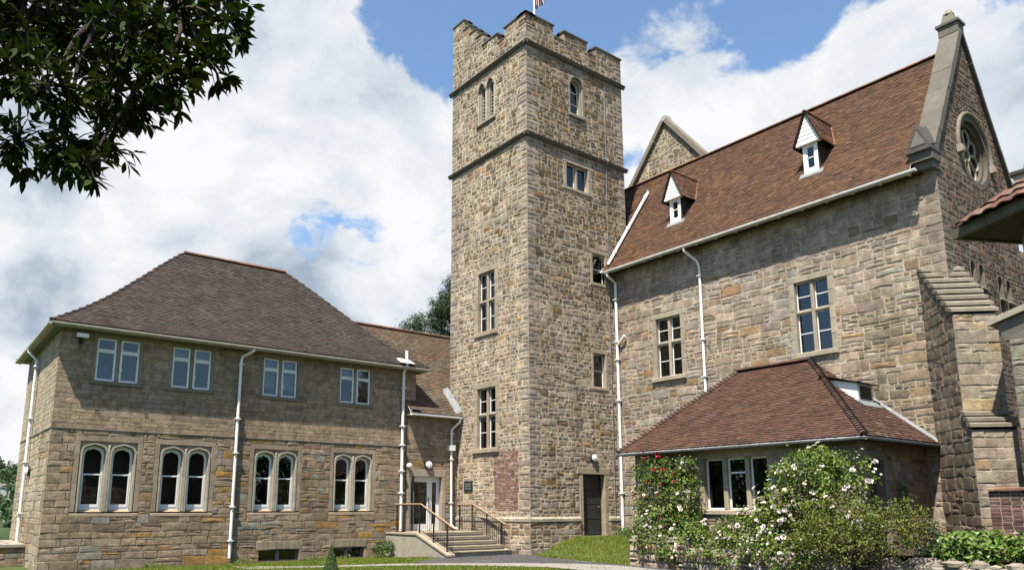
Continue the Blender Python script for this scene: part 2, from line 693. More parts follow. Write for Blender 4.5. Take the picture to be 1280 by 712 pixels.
def wall_sheet(mb, F, outline, holes, col, reveal=0.32, rcol=None, noreveal=()):
    us = sorted(set([p[0] for p in outline]+[x for h in holes for x in h[:2]]))
    zs = sorted(set([p[1] for p in outline]+[x for h in holes for x in h[2:]]))
    for i in range(len(us)-1):
        for j in range(len(zs)-1):
            a, b, c, d = us[i], us[i+1], zs[j], zs[j+1]
            m, n = (a+b)/2, (c+d)/2
            if any(h[0] < m < h[1] and h[2] < n < h[3] for h in holes):
                continue
            P = clip_poly([(a, c), (b, c), (b, d), (a, d)], outline)
            if len(P) > 2:
                mb.face([F.P(*p, 0) for p in P], col)
    for a, b, c, d in holes:
        if (a, b, c, d) in noreveal:
            continue
        for p, q in (((a, c), (b, c)), ((b, c), (b, d)), ((b, d), (a, d)), ((a, d), (a, c))):
            mb.face([F.P(*p, 0), F.P(*q, 0), F.P(*q, -reveal), F.P(*p, -reveal)], rcol or col)


def stone_wall(parent, F, outline, holes, st, seed, ext=(0, 0), quoin=(False, False), name='wall', noreveal=()):
    rnd = random.Random(seed)
    mb = MB()
    wall_sheet(mb, F, outline, holes, st['mortar'], noreveal=noreveal)
    stones(mb, F, outline, holes, st, rnd, ext, quoin)
    return mb.build(name, 'stone', parent)


def rect(u0, u1, z0, z1):
    return [(u0, z0), (u1, z0), (u1, z1), (u0, z1)]


def plain_box_walls(parent, x0, x1, y0, y1, z0, z1, faces, col=(0.3, 0.26, 0.2)):
    """unseen far sides of a building, one sheet each, plus a floor"""
    mb = MB()
    if 'x-' in faces:
        mb.face([(x0, y1, z0), (x0, y0, z0), (x0, y0, z1), (x0, y1, z1)], col)
    if 'y+' in faces:
        mb.face([(x1, y1, z0), (x0, y1, z0), (x0, y1, z1), (x1, y1, z1)], col)
    if 'x+' in faces:
        mb.face([(x1, y0, z0), (x1, y1, z0), (x1, y1, z1), (x1, y0, z1)], col)
    if 'y-' in faces:
        mb.face([(x0, y0, z0), (x1, y0, z0), (x1, y0, z1), (x0, y0, z1)], col)
    mb.face([(x0, y0, z0+0.01), (x1, y0, z0+0.01), (x1, y1, z0+0.01), (x0, y1, z0+0.01)], col)
    if mb.F:
        mb.build('back_wall', 'stone', parent)


TOWER = dict(h=(0.12, 0.26), w=(0.16, 0.46), joint=0.034, jit=0.034, prot=(0.000, 0.020), bev=0.016, tilt=0.045, split=0.3, wob=0.014, rock=0.010,
             qw=(0.55, 0.32), mortar=(0.56, 0.475, 0.34),
             pal=[((0.24, 0.145, 0.085), 0.9), ((0.33, 0.31, 0.265), 1.5), ((0.371, 0.282, 0.204), 5), ((0.422, 0.330, 0.251), 4), ((0.313, 0.243, 0.182), 4), ((0.249, 0.182, 0.119), 2.2), ((0.228, 0.143, 0.061), 0.9), ((0.370, 0.239, 0.113), 0.8), ((0.349, 0.293, 0.251), 3), ((0.179, 0.129, 0.085), 1.0)],
             pal2=[((0.439, 0.349, 0.274), 4), ((0.403, 0.324, 0.258), 4), ((0.483, 0.385, 0.303), 2), ((0.403, 0.272, 0.146), 0.6), ((0.319, 0.240, 0.170), 1.2)],
             qpal=[((0.368, 0.297, 0.238), 3), ((0.331, 0.277, 0.237), 2), ((0.394, 0.313, 0.245), 2)])
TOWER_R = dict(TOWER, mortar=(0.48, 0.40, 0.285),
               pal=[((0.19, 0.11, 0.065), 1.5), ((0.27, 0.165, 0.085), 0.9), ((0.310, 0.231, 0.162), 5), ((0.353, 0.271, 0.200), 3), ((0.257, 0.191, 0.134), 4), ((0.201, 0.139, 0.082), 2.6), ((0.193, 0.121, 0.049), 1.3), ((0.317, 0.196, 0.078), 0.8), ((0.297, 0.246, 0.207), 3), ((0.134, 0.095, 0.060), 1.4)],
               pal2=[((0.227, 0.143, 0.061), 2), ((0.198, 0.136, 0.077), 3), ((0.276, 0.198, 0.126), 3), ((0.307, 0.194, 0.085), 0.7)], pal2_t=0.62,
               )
WING_UP = dict(vv=0.07, h=(0.11, 0.19), w=(0.22, 0.75), joint=0.010, jit=0.012, prot=(0.001, 0.005), bev=0.007, tilt=0.012, split=0.12, wob=0.006, rock=0.004,
               qw=(0.5, 0.3), mortar=(0.22, 0.185, 0.135),
               pal=[((0.387, 0.281, 0.183), 5), ((0.428, 0.311, 0.203), 3), ((0.343, 0.253, 0.171), 4), ((0.367, 0.278, 0.200), 3), ((0.396, 0.293, 0.199), 0.8), ((0.307, 0.226, 0.154), 1.5)],
               qpal=[((0.405, 0.304, 0.211), 3), ((0.367, 0.273, 0.188), 2)])
WING_LOW = dict(WING_UP, vv=0.13, h=(0.15, 0.30), w=(0.25, 0.8), joint=0.012, jit=0.022, prot=(0.002, 0.016), bev=0.012, tilt=0.025, split=0.3, wob=0.012, rock=0.01,
                pal=[((0.33, 0.205, 0.10), 1.1), ((0.24, 0.165, 0.115), 0.9), ((0.31, 0.285, 0.235), 1.5), ((0.342, 0.248, 0.162), 5), ((0.383, 0.281, 0.188), 3), ((0.301, 0.222, 0.149), 4), ((0.360, 0.277, 0.205), 3), ((0.361, 0.220, 0.080), 1.2), ((0.261, 0.193, 0.132), 1.6), ((0.281, 0.211, 0.147), 1.2)],
                pal2=[((0.380, 0.224, 0.068), 2), ((0.348, 0.268, 0.199), 4), ((0.321, 0.235, 0.157), 3)], pal2_t=0.55)
CHAPEL = dict(h=(0.14, 0.36), w=(0.16, 0.7), joint=0.022, jit=0.06, prot=(0.002, 0.02), bev=0.02, tilt=0.03, split=0.4, wob=0.009, rock=0.012,
              qw=(0.6, 0.36), mortar=(0.47, 0.41, 0.31),
              pal=[((0.31, 0.195, 0.10), 0.9), ((0.33, 0.31, 0.265), 2.2), ((0.24, 0.175, 0.115), 0.9), ((0.369, 0.291, 0.225), 5), ((0.406, 0.322, 0.251), 4), ((0.339, 0.279, 0.232), 4), ((0.346, 0.272, 0.210), 2.5), ((0.311, 0.262, 0.226), 2), ((0.324, 0.217, 0.114), 0.4), ((0.279, 0.211, 0.150), 1.0)],
              pal2=[((0.372, 0.291, 0.219), 3), ((0.339, 0.234, 0.136), 0.8), ((0.370, 0.287, 0.214), 2), ((0.273, 0.219, 0.175), 1)], pal2_t=0.4,
              qpal=[((0.331, 0.271, 0.224), 3), ((0.368, 0.295, 0.234), 2)])
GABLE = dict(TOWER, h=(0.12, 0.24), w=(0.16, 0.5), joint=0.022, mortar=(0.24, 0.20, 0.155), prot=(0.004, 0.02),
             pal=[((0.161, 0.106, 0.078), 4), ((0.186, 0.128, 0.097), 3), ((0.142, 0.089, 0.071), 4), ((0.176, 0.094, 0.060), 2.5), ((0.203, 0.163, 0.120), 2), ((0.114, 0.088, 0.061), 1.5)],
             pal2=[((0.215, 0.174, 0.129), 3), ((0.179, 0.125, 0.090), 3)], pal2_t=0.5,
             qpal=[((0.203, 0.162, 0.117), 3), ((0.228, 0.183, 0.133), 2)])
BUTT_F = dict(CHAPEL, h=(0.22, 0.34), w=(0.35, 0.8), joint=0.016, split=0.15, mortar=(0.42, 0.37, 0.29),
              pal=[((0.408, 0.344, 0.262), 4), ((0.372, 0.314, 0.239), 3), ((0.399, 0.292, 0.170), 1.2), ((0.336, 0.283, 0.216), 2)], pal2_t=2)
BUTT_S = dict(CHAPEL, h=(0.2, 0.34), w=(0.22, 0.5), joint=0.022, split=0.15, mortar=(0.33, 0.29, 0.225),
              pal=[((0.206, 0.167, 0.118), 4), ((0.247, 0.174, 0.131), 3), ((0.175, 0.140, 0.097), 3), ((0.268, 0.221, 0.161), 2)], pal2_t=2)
PORCH = dict(CHAPEL, h=(0.18, 0.3), w=(0.25, 0.6), joint=0.02, mortar=(0.30, 0.26, 0.2),
             pal=[((0.355, 0.246, 0.161), 4), ((0.402, 0.274, 0.177), 3), ((0.297, 0.199, 0.133), 3), ((0.237, 0.151, 0.097), 2), ((0.414, 0.235, 0.086), 0.7)], pal2_t=2)
BRICK = dict(h=(0.066, 0.07), w=(0.2, 0.225), joint=0.014, jit=0.004, prot=(0.002, 0.012), bev=0.006, tilt=0.02, split=0, wob=0.003, rock=0.003, qw=(0.21, 0.11), mortar=(0.42, 0.37, 0.3),
             pal=[((0.260, 0.130, 0.090), 4), ((0.220, 0.110, 0.085), 3), ((0.300, 0.170, 0.120), 2), ((0.185, 0.097, 0.088), 2), ((0.391, 0.299, 0.258), 1.6)])
BRICK_DARK = dict(BRICK, h=(0.074, 0.078), mortar=(0.36, 0.32, 0.26), pal=[((0.150, 0.075, 0.060), 4), ((0.120, 0.065, 0.055), 4), ((0.180, 0.100, 0.080), 2), ((0.227, 0.125, 0.103), 1)])
RUBBLE = dict(TOWER, h=(0.16, 0.32), w=(0.2, 0.5), prot=(0.02, 0.08), bev=0.05, tilt=0.15, joint=0.03, rock=0.03, mortar=(0.30, 0.27, 0.2),
              pal=[((0.346, 0.306, 0.264), 4), ((0.297, 0.257, 0.214), 3), ((0.379, 0.344, 0.305), 2), ((0.247, 0.193, 0.157), 2)])
DR = (0.43, 0.35, 0.265)   # dressed stone
DR_PALE = (0.47, 0.415, 0.33)


# ------------------------------------------------------------------ windows
def dress(rnd, c=DR):
    v = rnd.uniform(0.88, 1.1)
    return tuple(x*v for x in c)


def stone_window(bld, F, u0, u1, z0, z1, cols=2, rows=(0.58,), bars=1, m=0.16, hm=0.2, sh=0.16, seed=1, col=DR, white=0.026, blind=False, sill_out=0.07, arched=False, mull=0.12):
    """mullion and transom stone window with white casements; returns the window part"""
    rnd = random.Random(seed)
    mb = MB()
    n = max(2, int((z1-z0)/0.45))
    for (a, b) in ((u0-m, u0), (u1, u1+m)):
        for i in range(n):
            za, zb = z0+(z1-z0)*i/n, z0+(z1-z0)*(i+1)/n
            mb.fbox(F, a, b, za+0.003, zb-0.003, 0.012+rnd.random()*0.008, -0.3, dress(rnd, col), 0.012)
    hd = MB()
    mb.fbox(F, u0-m-0.05, u1+m+0.05, z1, z1+hm, 0.018, -0.3, dress(rnd, col), 0.014)
    wz = (u1-u0-mull*(cols-1))/cols
    zc = [z0]+[z0+(z1-z0)*r for r in rows]+[z1]
    lights = []
    for c in range(cols):
        a = u0+c*(wz+mull)
        if c:
            mb.fbox(F, a-mull, a, z0, z1, -0.045, -0.24, dress(rnd, col), 0.025)
        for r in range(len(zc)-1):
            lo = zc[r]+(0.05 if r else 0)
            hi = zc[r+1]-(0.05 if r < len(zc)-2 else 0)
            lights.append((a, a+wz, lo, hi, r))
    for zt in zc[1:-1]:
        for c in range(cols):
            a = u0+c*(wz+mull)
            mb.fbox(F, a, a+wz, zt-0.05, zt+0.05, -0.05, -0.24, dress(rnd, col), 0.022)
    if arched:
        for (a, b, lo, hi, r) in lights:
            ao = arch_outline(a, b, lo, hi-0.28*(b-a)*1.6, hi, 'point')
            mb.ring(F, arch_rect(ao, a, b, lo, hi), ao, -0.05, -0.2, dress(rnd, col))
    w = mb.build('window', 'dressed_stone', bld)
    sl = MB()
    sl.fbox(F, u0-m-0.04, u1+m+0.04, z0-sh, z0-0.004, sill_out, -0.3, dress(rnd, col), 0.02)
    sl.build('sill', 'dressed_stone', w)
    fb, pb = MB(), MB()
    for (a, b, lo, hi, r) in lights:
        f = white
        fb.ring(F, rect(a, b, lo, hi), rect(a+f, b-f, lo+f, hi-f), -0.15, -0.2)
        nb = bars if not isinstance(bars, (list, tuple)) else bars[r]
        for k in range(1, nb+1):
            zb = lo+(hi-lo)*k/(nb+1)
            fb.fbox(F, a+f, b-f, zb-0.012, zb+0.012, -0.155, -0.19)
        pb.face([F.P(a, lo, -0.172), F.P(b, lo, -0.172), F.P(b, hi, -0.172), F.P(a, hi, -0.172)])
    fb.build('frame', 'white_paint', w)
    pb.build('pane', 'glass', w)
    backing(w, F, u0, u1, z0, z1, blind)
    return w


def backing(w, F, u0, u1, z0, z1, blind=None, depth=0.9):
    """the dim room behind a window: a recess coloured near-black for its unlit depth"""
    b = MB()
    e = 0.35
    q = [(u0-e, z0-e), (u1+e, z0-e), (u1+e, z1+e), (u0-e, z1+e)]
    b.face([F.P(*p, -depth) for p in q])
    for i in range(4):
        p, r = q[i], q[(i+1) % 4]
        b.face([F.P(*p, -0.31), F.P(*r, -0.31), F.P(*r, -depth), F.P(*p, -depth)])
    b.build('room_recess', 'interior', w)
    if blind:
        bl = MB()
        for (a, c, lo, hi) in blind:
            bl.face([F.P(a, lo, -0.24), F.P(c, lo, -0.24), F.P(c, hi, -0.24), F.P(a, hi, -0.24)])
        bl.build('blind', 'blind', w)


def arch_outline(u0, u1, z0, zs, za, kind='tudor', n=12):
    pts = [(u0, z0), (u1, z0)]
    um, hw = (u0+u1)/2, (u1-u0)/2
    for i in range(n+1):
        s = 1-2*i/n
        t = 1-abs(s)
        if kind == 'tudor':
            f = 0.58*math.sqrt(max(0, 1-(1-min(1, t*2.4))**2))+0.42*t
        elif kind == 'point':
            # two-centred arch
            f = math.sqrt(max(0, 4-(2-t)**2))/math.sqrt(3)
        else:
            f = math.sqrt(max(0, 1-(1-t)**2))
        pts.append((um+hw*s, zs+(za-zs)*f))
    return pts


def arch_rect(ao, u0, u1, z0, z1):
    n = len(ao)-3
    o = [(u0, z0), (u1, z0)]
    for i in range(n+1):
        o.append((u1+(u0-u1)*i/n, z1))
    return o


def tudor_window(bld, F, u0, u1, z0, z1, seed):
    """pair of four-centred arched sash windows in a dressed stone surround; opening u0..u1 wide"""
    rnd = random.Random(seed)
    mb = MB()
    um = (u0+u1)/2
    H = z1-z0
    fb, pb = MB(), MB()
    for (a, b) in ((u0, um), (um, u1)):
        c = dress(rnd)
        zt = z1-0.02
        A = arch_outline(a+0.03, b-0.03, z0, z1-0.27, z1-0.035)
        B = arch_outline(a+0.075, b-0.075, z0+0.0, z1-0.30, z1-0.085)
        D = arch_outline(a+0.105, b-0.105, z0, z1-0.33, z1-0.12)
        # sunk spandrel plate, then two stepped hollow mouldings
        mb.ring(F, arch_rect(A, a+0.004, b-0.004, z0, z1), A, -0.05, -0.07, tuple(x*0.8 for x in c))
        mb.ring(F, [(p[0], p[1]) for p in A], B, 0.012, -0.12, dress(rnd, DR_PALE))
        mb.ring(F, B, D, -0.12, -0.24, dress(rnd, DR_PALE))
        g0, g1 = a+0.085, b-0.085
        fo = arch_outline(g0, g1, z0+0.02, z1-0.33, z1-0.10)
        fi = arch_outline(g0+0.075, g1-0.075, z0+0.19, z1-0.40, z1-0.20)
        fb.ring(F, fo, fi, -0.17, -0.23)
        zm = z0+H*0.53
        fb.fbox(F, g0+0.07, g1-0.07, zm-0.022, zm+0.022, -0.175, -0.22)
        # lower sash stands in front of the upper one
        fb.ring(F, rect(g0+0.055, g1-0.055, z0+0.13, zm+0.015), rect(g0+0.09, g1-0.09, z0+0.215, zm-0.02), -0.160, -0.18)
        pb.face([F.P(*p, -0.2) for p in fi])
    # centre mullion nose, outer label frame and side strips
    mb.fbox(F, um-0.035, um+0.035, z0, z1-0.1, 0.016, -0.2, dress(rnd, DR_PALE), 0.02)
    n = 5
    WC = (0.36, 0.285, 0.205)
    for (a, b) in ((u0-0.13, u0), (u1, u1+0.13)):
        for i in range(n):
            za, zb = z0+H*i/n, z0+H*(i+1)/n
            mb.fbox(F, a, b, za+0.002, zb-0.002, 0.004+rnd.random()*0.004, -0.25, dress(rnd, WC), 0.004)
    for i in range(3):
        ua, ub = u0-0.13+(u1-u0+0.26)*i/3, u0-0.13+(u1-u0+0.26)*(i+1)/3
        mb.fbox(F, ua+0.002, ub-0.002, z1+0.003, z1+0.17, 0.004+rnd.random()*0.004, -0.25, dress(rnd, WC), 0.004)
    w = mb.build('window', 'dressed_stone', bld)
    sl = MB()
    for (a, b) in ((u0-0.13, um-0.002), (um+0.002, u1+0.13)):
        P = F.P
        c = dress(rnd, (0.44, 0.335, 0.23))
        sl.hexa([P(a, z0-0.13, -0.25), P(b, z0-0.13, -0.25), P(b, z0-0.13, 0.014), P(a, z0-0.13, 0.014), P(a, z0+0.10, -0.24), P(b, z0+0.10, -0.24), P(b, z0-0.06, 0.014), P(a, z0-0.06, 0.014)], c)
    sl.build('sill', 'dressed_stone', w)
    fb.build('frame', 'white_paint', w)
    pb.build('pane', 'glass', w)
    backing(w, F, u0+0.1, u1-0.1, z0+0.1, z1-0.1)
    return w


def casement_pair(bld, F, u0, u1, z0, z1, seed, blind=False):
    rnd = random.Random(seed)
    mb, fb, pb = MB(), MB(), MB()
    um = (u0+u1)/2
    mb.fbox(F, um-0.055, um+0.055, z0, z1, -0.02, -0.25, dress(rnd, (0.30, 0.25, 0.18)), 0.015)
    mb.fbox(F, u0-0.1, u0, z0, z1, 0.012, -0.3, dress(rnd, (0.31, 0.24, 0.175)), 0.01)
    mb.fbox(F, u1, u1+0.1, z0, z1, 0.012, -0.3, dress(rnd, (0.31, 0.24, 0.175)), 0.01)
    mb.fbox(F, u0-0.2, u1+0.2, z1, z1+0.17, 0.016, -0.3, dress(rnd, (0.30, 0.245, 0.175)), 0.012)
    w = mb.build('window', 'dressed_stone', bld)
    sl = MB()
    sl.fbox(F, u0-0.14, u1+0.14, z0-0.12, z0-0.003, 0.05, -0.3, dress(rnd, (0.27, 0.22, 0.165)), 0.015)
    sl.build('sill', 'dressed_stone', w)
    zt = z0+(z1-z0)*0.70
    bl = []
    for (a, b) in ((u0, um-0.055), (um+0.055, u1)):
        for lo, hi, d in ((z0, zt, -0.045), (zt, z1, -0.055)):
            fb.ring(F, rect(a+0.006, b-0.006, lo+0.004, hi-0.004), rect(a+0.06, b-0.06, lo+0.06, hi-0.05), d, d-0.06)
            pb.face([F.P(a+0.04, lo+0.04, d-0.035), F.P(b-0.04, lo+0.04, d-0.035), F.P(b-0.04, hi-0.04, d-0.035), F.P(a+0.04, hi-0.04, d-0.035)])
        fb.fbox(F, b-0.075 if a == u0 else a+0.05, b-0.05 if a == u0 else a+0.075, z0+0.32, z0+0.42, -0.02, -0.05)
        bl.append((a, b, z0+0.27, z1) if blind == 1 else (a, b, zt-0.02, z1))
    fb.build('frame', 'white_paint', w)
    pb.build('pane', 'glass', w)
    backing(w, F, u0, u1, z0, z1, bl if blind else None)
    return w


# ------------------------------------------------------------------ roofs
def clip_tile_poly(q, poly):
    return clip_poly(q, poly)


def tile_face(mb, O, U, V, poly, pal, rnd, g=0.095, w=0.155, warp=None, t=0.019):
    """plain clay tiles laid over the planar polygon poly [(u,v)] (convex ccw); U along the eave, V up the slope"""
    O, U, V = Vector(O), Vector(U).normalized(), Vector(V).normalized()
    N = U.cross(V).normalized()
    us = [p[0] for p in poly]
    vs = [p[1] for p in poly]
    W = warp or (lambda p: p)
    v = min(vs)
    k = 0
    while v < max(vs):
        u = min(us)-(w/2 if k % 2 else 0)-rnd.random()*0.02
        sag = rnd.uniform(-0.002, 0.002)
        rowt = rnd.uniform(0.94, 1.06)
        while u < max(us):
            dv = rnd.uniform(-0.006, 0.006)-(0.035 if rnd.random() < 0.004 else 0)
            a, b = u+0.002, u+w-0.002
            q = [(a, v+dv), (b, v+dv+rnd.uniform(-0.003, 0.003)), (b, v+g+0.012), (a, v+g+0.012)]
            ins = all(in_conv(p, poly) for p in q)
            if not ins:
                q = clip_poly(q, poly)
            if len(q) >= 3:
                hl = t+rnd.uniform(-0.005, 0.008)
                tw = rnd.uniform(-0.03, 0.03)
                c = pick(pal, rnd)
                m = rnd.uniform(0.88, 1.12)*rowt
                c = tuple(x*m for x in c)
                top = []
                for p in q:
                    f = min(1, max(0, (p[1]-v)/g))
                    top.append(W(O+U*p[0]+V*p[1]+N*(hl*(1-f)+0.004+sag+tw*(p[0]-u-w/2)*0.4)))
                mb.face(top, c)
                for i in range(len(q)):
                    p, r_ = q[i], q[(i+1) % len(q)]
                    if abs(p[1]-r_[1]) < 0.02 and p[1] < v+0.04 and r_[1] < v+0.04 and r_[0] > p[0]:
                        mb.face([top[i], W(O+U*p[0]+V*p[1]-N*0.012), W(O+U*r_[0]+V*r_[1]-N*0.012), top[(i+1) % len(q)]], c)
            u += w
        v += g
        k += 1


def in_conv(p, Q):
    for i in range(len(Q)):
        ax, ay = Q[i]
        bx, by = Q[(i+1) % len(Q)]
        if (bx-ax)*(p[1]-ay)-(by-ay)*(p[0]-ax) < 0:
            return False
    return True


def tiles3(mb, pts, pal, rnd, g=0.095, w=0.155, warp=None, t=0.019):
    """pts: 3D planar convex polygon, first edge is the eave, ccw seen from outside"""
    P = [Vector(p) for p in pts]
    U = (P[1]-P[0]).normalized()
    n = Vector((0, 0, 0))
    for i in range(len(P)):
        n += (P[i]-P[0]).cross(P[(i+1) % len(P)]-P[0])
    n.normalize()
    V = n.cross(U)
    poly = [((p-P[0]).dot(U), (p-P[0]).dot(V)) for p in P]
    tile_face(mb, P[0], U, V, poly, pal, rnd, g, w, warp, t)


def deck(mb, pts, warp=None, off=-0.03, n=14):
    P = [Vector(p) for p in pts]
    mb.face([p+Vector((0, 0, off)) for p in P])


def ridge(mb, A, B, r, pal, rnd, seg=0.3, warp=None, bonnet=False, n=7, up=None):
    A, B = Vector(A), Vector(B)
    L = (B-A).length
    k = max(1, int(round(L/seg)))
    T = (B-A)/L
    side = T.cross(Vector((0, 0, 1))).normalized()
    upv = side.cross(T).normalized()
    W = warp or (lambda p: p)
    for i in range(k):
        a = A+T*(L*i/k)
        b = A+T*(L*(i+1)/k+0.03)
        c = pick(pal, rnd)
        m = rnd.uniform(0.8, 1.2)
        c = tuple(x*m for x in c)
        r0 = r*(1.18 if bonnet else 1.0)*rnd.uniform(0.97, 1.04)
        r1 = r*(0.8 if bonnet else 1.0)
        lift = 0.3*r if bonnet else rnd.uniform(-0.004, 0.004)
        V = []
        for q, rr, lf in ((a, r0, lift), (b, r1, 0)):
            q = W(q)
            for j in range(n):
                an = math.pi*j/(n-1)
                V.append(q+side*(math.cos(an)*rr)+upv*(math.sin(an)*rr*0.75+lf-0.015))
        F = [(j, j+1, n+j+1, n+j) for j in range(n-1)]
        F.append(tuple(range(n))[::-1])
        F.append(tuple(range(n, 2*n)))
        mb.poly(V, F, c)


P_DARK = [((0.066, 0.051, 0.043), 5), ((0.059, 0.046, 0.040), 4), ((0.073, 0.053, 0.043), 3), ((0.071, 0.060, 0.053), 2), ((0.079, 0.052, 0.038), 0.6)]
P_LINK = [((0.135, 0.095, 0.062), 4), ((0.15, 0.10, 0.060), 3), ((0.12, 0.09, 0.064), 3), ((0.20, 0.10, 0.052), 0.8), ((0.145, 0.12, 0.088), 2)]
P_CHAP = [((0.133, 0.064, 0.035), 5), ((0.117, 0.057, 0.032), 4), ((0.144, 0.071, 0.038), 3), ((0.092, 0.050, 0.034), 2), ((0.167, 0.088, 0.040), 0.9), ((0.114, 0.069, 0.046), 1.2)]
P_PORCH = [((0.114, 0.055, 0.036), 5), ((0.102, 0.050, 0.034), 4), ((0.126, 0.062, 0.038), 3), ((0.085, 0.049, 0.037), 2)]
P_RIDGE = [((0.25, 0.11, 0.06), 2), ((0.16, 0.085, 0.06), 3), ((0.2, 0.13, 0.07), 1)]


def gutter(parent, A, B, r, mat, name='gutter', n=11):
    """half-round gutter from A to B with stop ends and rim"""
    mb = MB()
    A, B = Vector(A), Vector(B)
    T = (B-A).normalized()
    side = T.cross(Vector((0, 0, 1))).normalized()
    V = []
    for rr in (r, r*0.85):
        for q in (A, B):
            for j in range(n):
                an = math.pi+math.pi*j/(n-1)
                cs, sn = math.cos(an), math.sin(an)
                cs, sn = math.copysign(abs(cs)**0.45, cs), math.copysign(abs(sn)**0.6, sn)
                V.append(q+side*(cs*rr)+Vector((0, 0, sn*rr*1.15)))
    F = []
    for j in range(n-1):
        F.append((j, j+1, n+j+1, n+j))
        F.append((2*n+j+1, 2*n+j, 3*n+j, 3*n+j+1))
    F += [(0, n, 3*n, 2*n), (n-1, 3*n-1, 4*n-1, 2*n-1)]
    F += [tuple(range(n)), tuple(range(n, 2*n))]
    mb.poly(V, F)
    return mb.build(name, mat, parent)


def drainpipe(parent, pts, r=0.05, mat='white_paint', collars=(), hopper=None):
    mb = MB()
    mb.tube(pts, r, 10)
    for c in collars:
        c = Vector(c)
        mb.tube([c-Vector((0, 0, 0.05)), c+Vector((0, 0, 0.05))], r*1.28, 10)
        mb.box(c+Vector((-r*1.7, -r*1.7, -0.012)), c+Vector((r*1.7, r*1.7, 0.012)))
    if hopper:
        h = Vector(hopper)
        mb.box(h+Vector((-0.1, -0.12, -0.09)), h+Vector((0.1, 0.12, 0.12)))
    return mb.build('drainpipe', mat, parent)


# ------------------------------------------------------------------ ground
def sheet(name, pts, z, mat, kind='structure', zf=None, thick=0):
    mb = MB()
    mb.face([(x, y, z) for x, y in pts])
    o = mb.build(name, mat)
    o['kind'] = kind
    return o


def bank_h(x, y):
    """height of the grass bank and raised beds beside the tower and chapel"""
    f = min(1, max(0, (y-16.9-0.03*(x+20))/2.4))
    return 0.60*f*f*(3-2*f)


def build_ground():
    mb = MB()
    S = 900
    xs = [-S, -300, -120, -60, -33] + [-31+1.0*i for i in range(0, 32)] + [2, 6, 20, 100, S]
    ys = [-S, -100, -20, -5, 0] + [1+0.8*i for i in range(0, 36)] + [32, 40, 60, 120, 300, S]

    def h(x, y):
        z = -0.02
        if x > -31 and y < 14.5:
            z -= 0.13*min(1, max(0, (-21.2-x)/1.8))
        if x > -20.2 and y > 16.5 and x < -3:
            z += max(0, bank_h(x, y))-0.05
        if x < -31:
            z -= min(14, (-31-x)*0.16)
        return z
    for i in range(len(xs)-1):
        for j in range(len(ys)-1):
            a, b, c, d = xs[i], xs[i+1], ys[j], ys[j+1]
            mb.face([(a, c, h(a, c)), (b, c, h(b, c)), (b, d, h(b, d)), (a, d, h(a, d))])
    tag(mb.build('ground', 'turf'), kind='structure')
    # asphalt path from the foot of the steps, pale paving strip beyond it
    sheet('path', [(-20.6, 13.75), (-19.6, 12.2), (-18.2, 12.2), (-15.6, 14.0), (-13.2, 14.4), (-4, 13.0), (-4, 15.4), (-10.5, 15.75), (-14.6, 16.25), (-19.2, 16.85), (-19.9, 17.3), (-21.4, 17.3), (-21.4, 14.2)], 0.004, 'asphalt')
    sheet('paving_strip', [(-21.2, 7.4), (-20.05, 7.4), (-18.9, 10.6), (-18.1, 12.15), (-17.1, 13.05), (-15.8, 14.05), (-13.2, 14.2), (-4, 12.6), (-4, 14.2), (-12.5, 15.55), (-14.9, 16.05), (-16.3, 15.5), (-17.4, 14.35), (-18.5, 12.9), (-19.3, 11.5), (-20.0, 9.2)], 0.008, 'paving')
    sheet('soil_border', [(-24.48, 3.0), (-24.0, 3.0), (-23.95, 8), (-24.1, 13.9), (-24.48, 13.9)], -0.135, 'soil')


build_ground()


def grass(name, poly, n, seed, hmin=0.03, hmax=0.09, zf=None, cols=None):
    """short mown grass as one object of many blades"""
    rng = np.random.default_rng(seed)
    P = np.array(poly)
    lo, hi = P.min(0), P.max(0)
    pts = []
    rnd = random.Random(seed)
    mb = MB()
    k = 0
    while k < n:
        x, y = rnd.uniform(lo[0], hi[0]), rnd.uniform(lo[1], hi[1])
        ins = False
        for i in range(len(poly)):
            (ax, ay), (bx, by) = poly[i-1], poly[i]
            if (ay > y) != (by > y) and x < (bx-ax)*(y-ay)/(by-ay)+ax:
                ins = not ins
        if not ins:
            continue
        k += 1
        z = (zf(x, y) if zf else 0)-0.01
        a = rnd.uniform(0, 6.28)
        h = rnd.uniform(hmin, hmax)
        w = rnd.uniform(0.008, 0.016)
        dx, dy = math.cos(a)*w, math.sin(a)*w
        lx, ly = rnd.uniform(-0.5, 0.5)*h, rnd.uniform(-0.5, 0.5)*h
        g = 0.5+0.5*math.sin(x*1.7+y*0.9)*math.sin(y*1.3-x*0.4)
        dry = max(0, math.sin(x*2.9-y*1.1+1)*math.sin(y*2.1+x*0.8)-0.35)*rnd.random()
        c = (rnd.uniform(0.080, 0.14)+0.03*g+0.12*dry, rnd.uniform(0.115, 0.18)+0.02*g+0.04*dry, rnd.uniform(0.012, 0.03)+0.02*dry)
        mb.face([(x-dx, y-dy, z), (x+dx, y+dy, z), (x+lx, y+ly, z+h)], c)
    return tag(mb.build(name, 'grass'), kind='stuff')


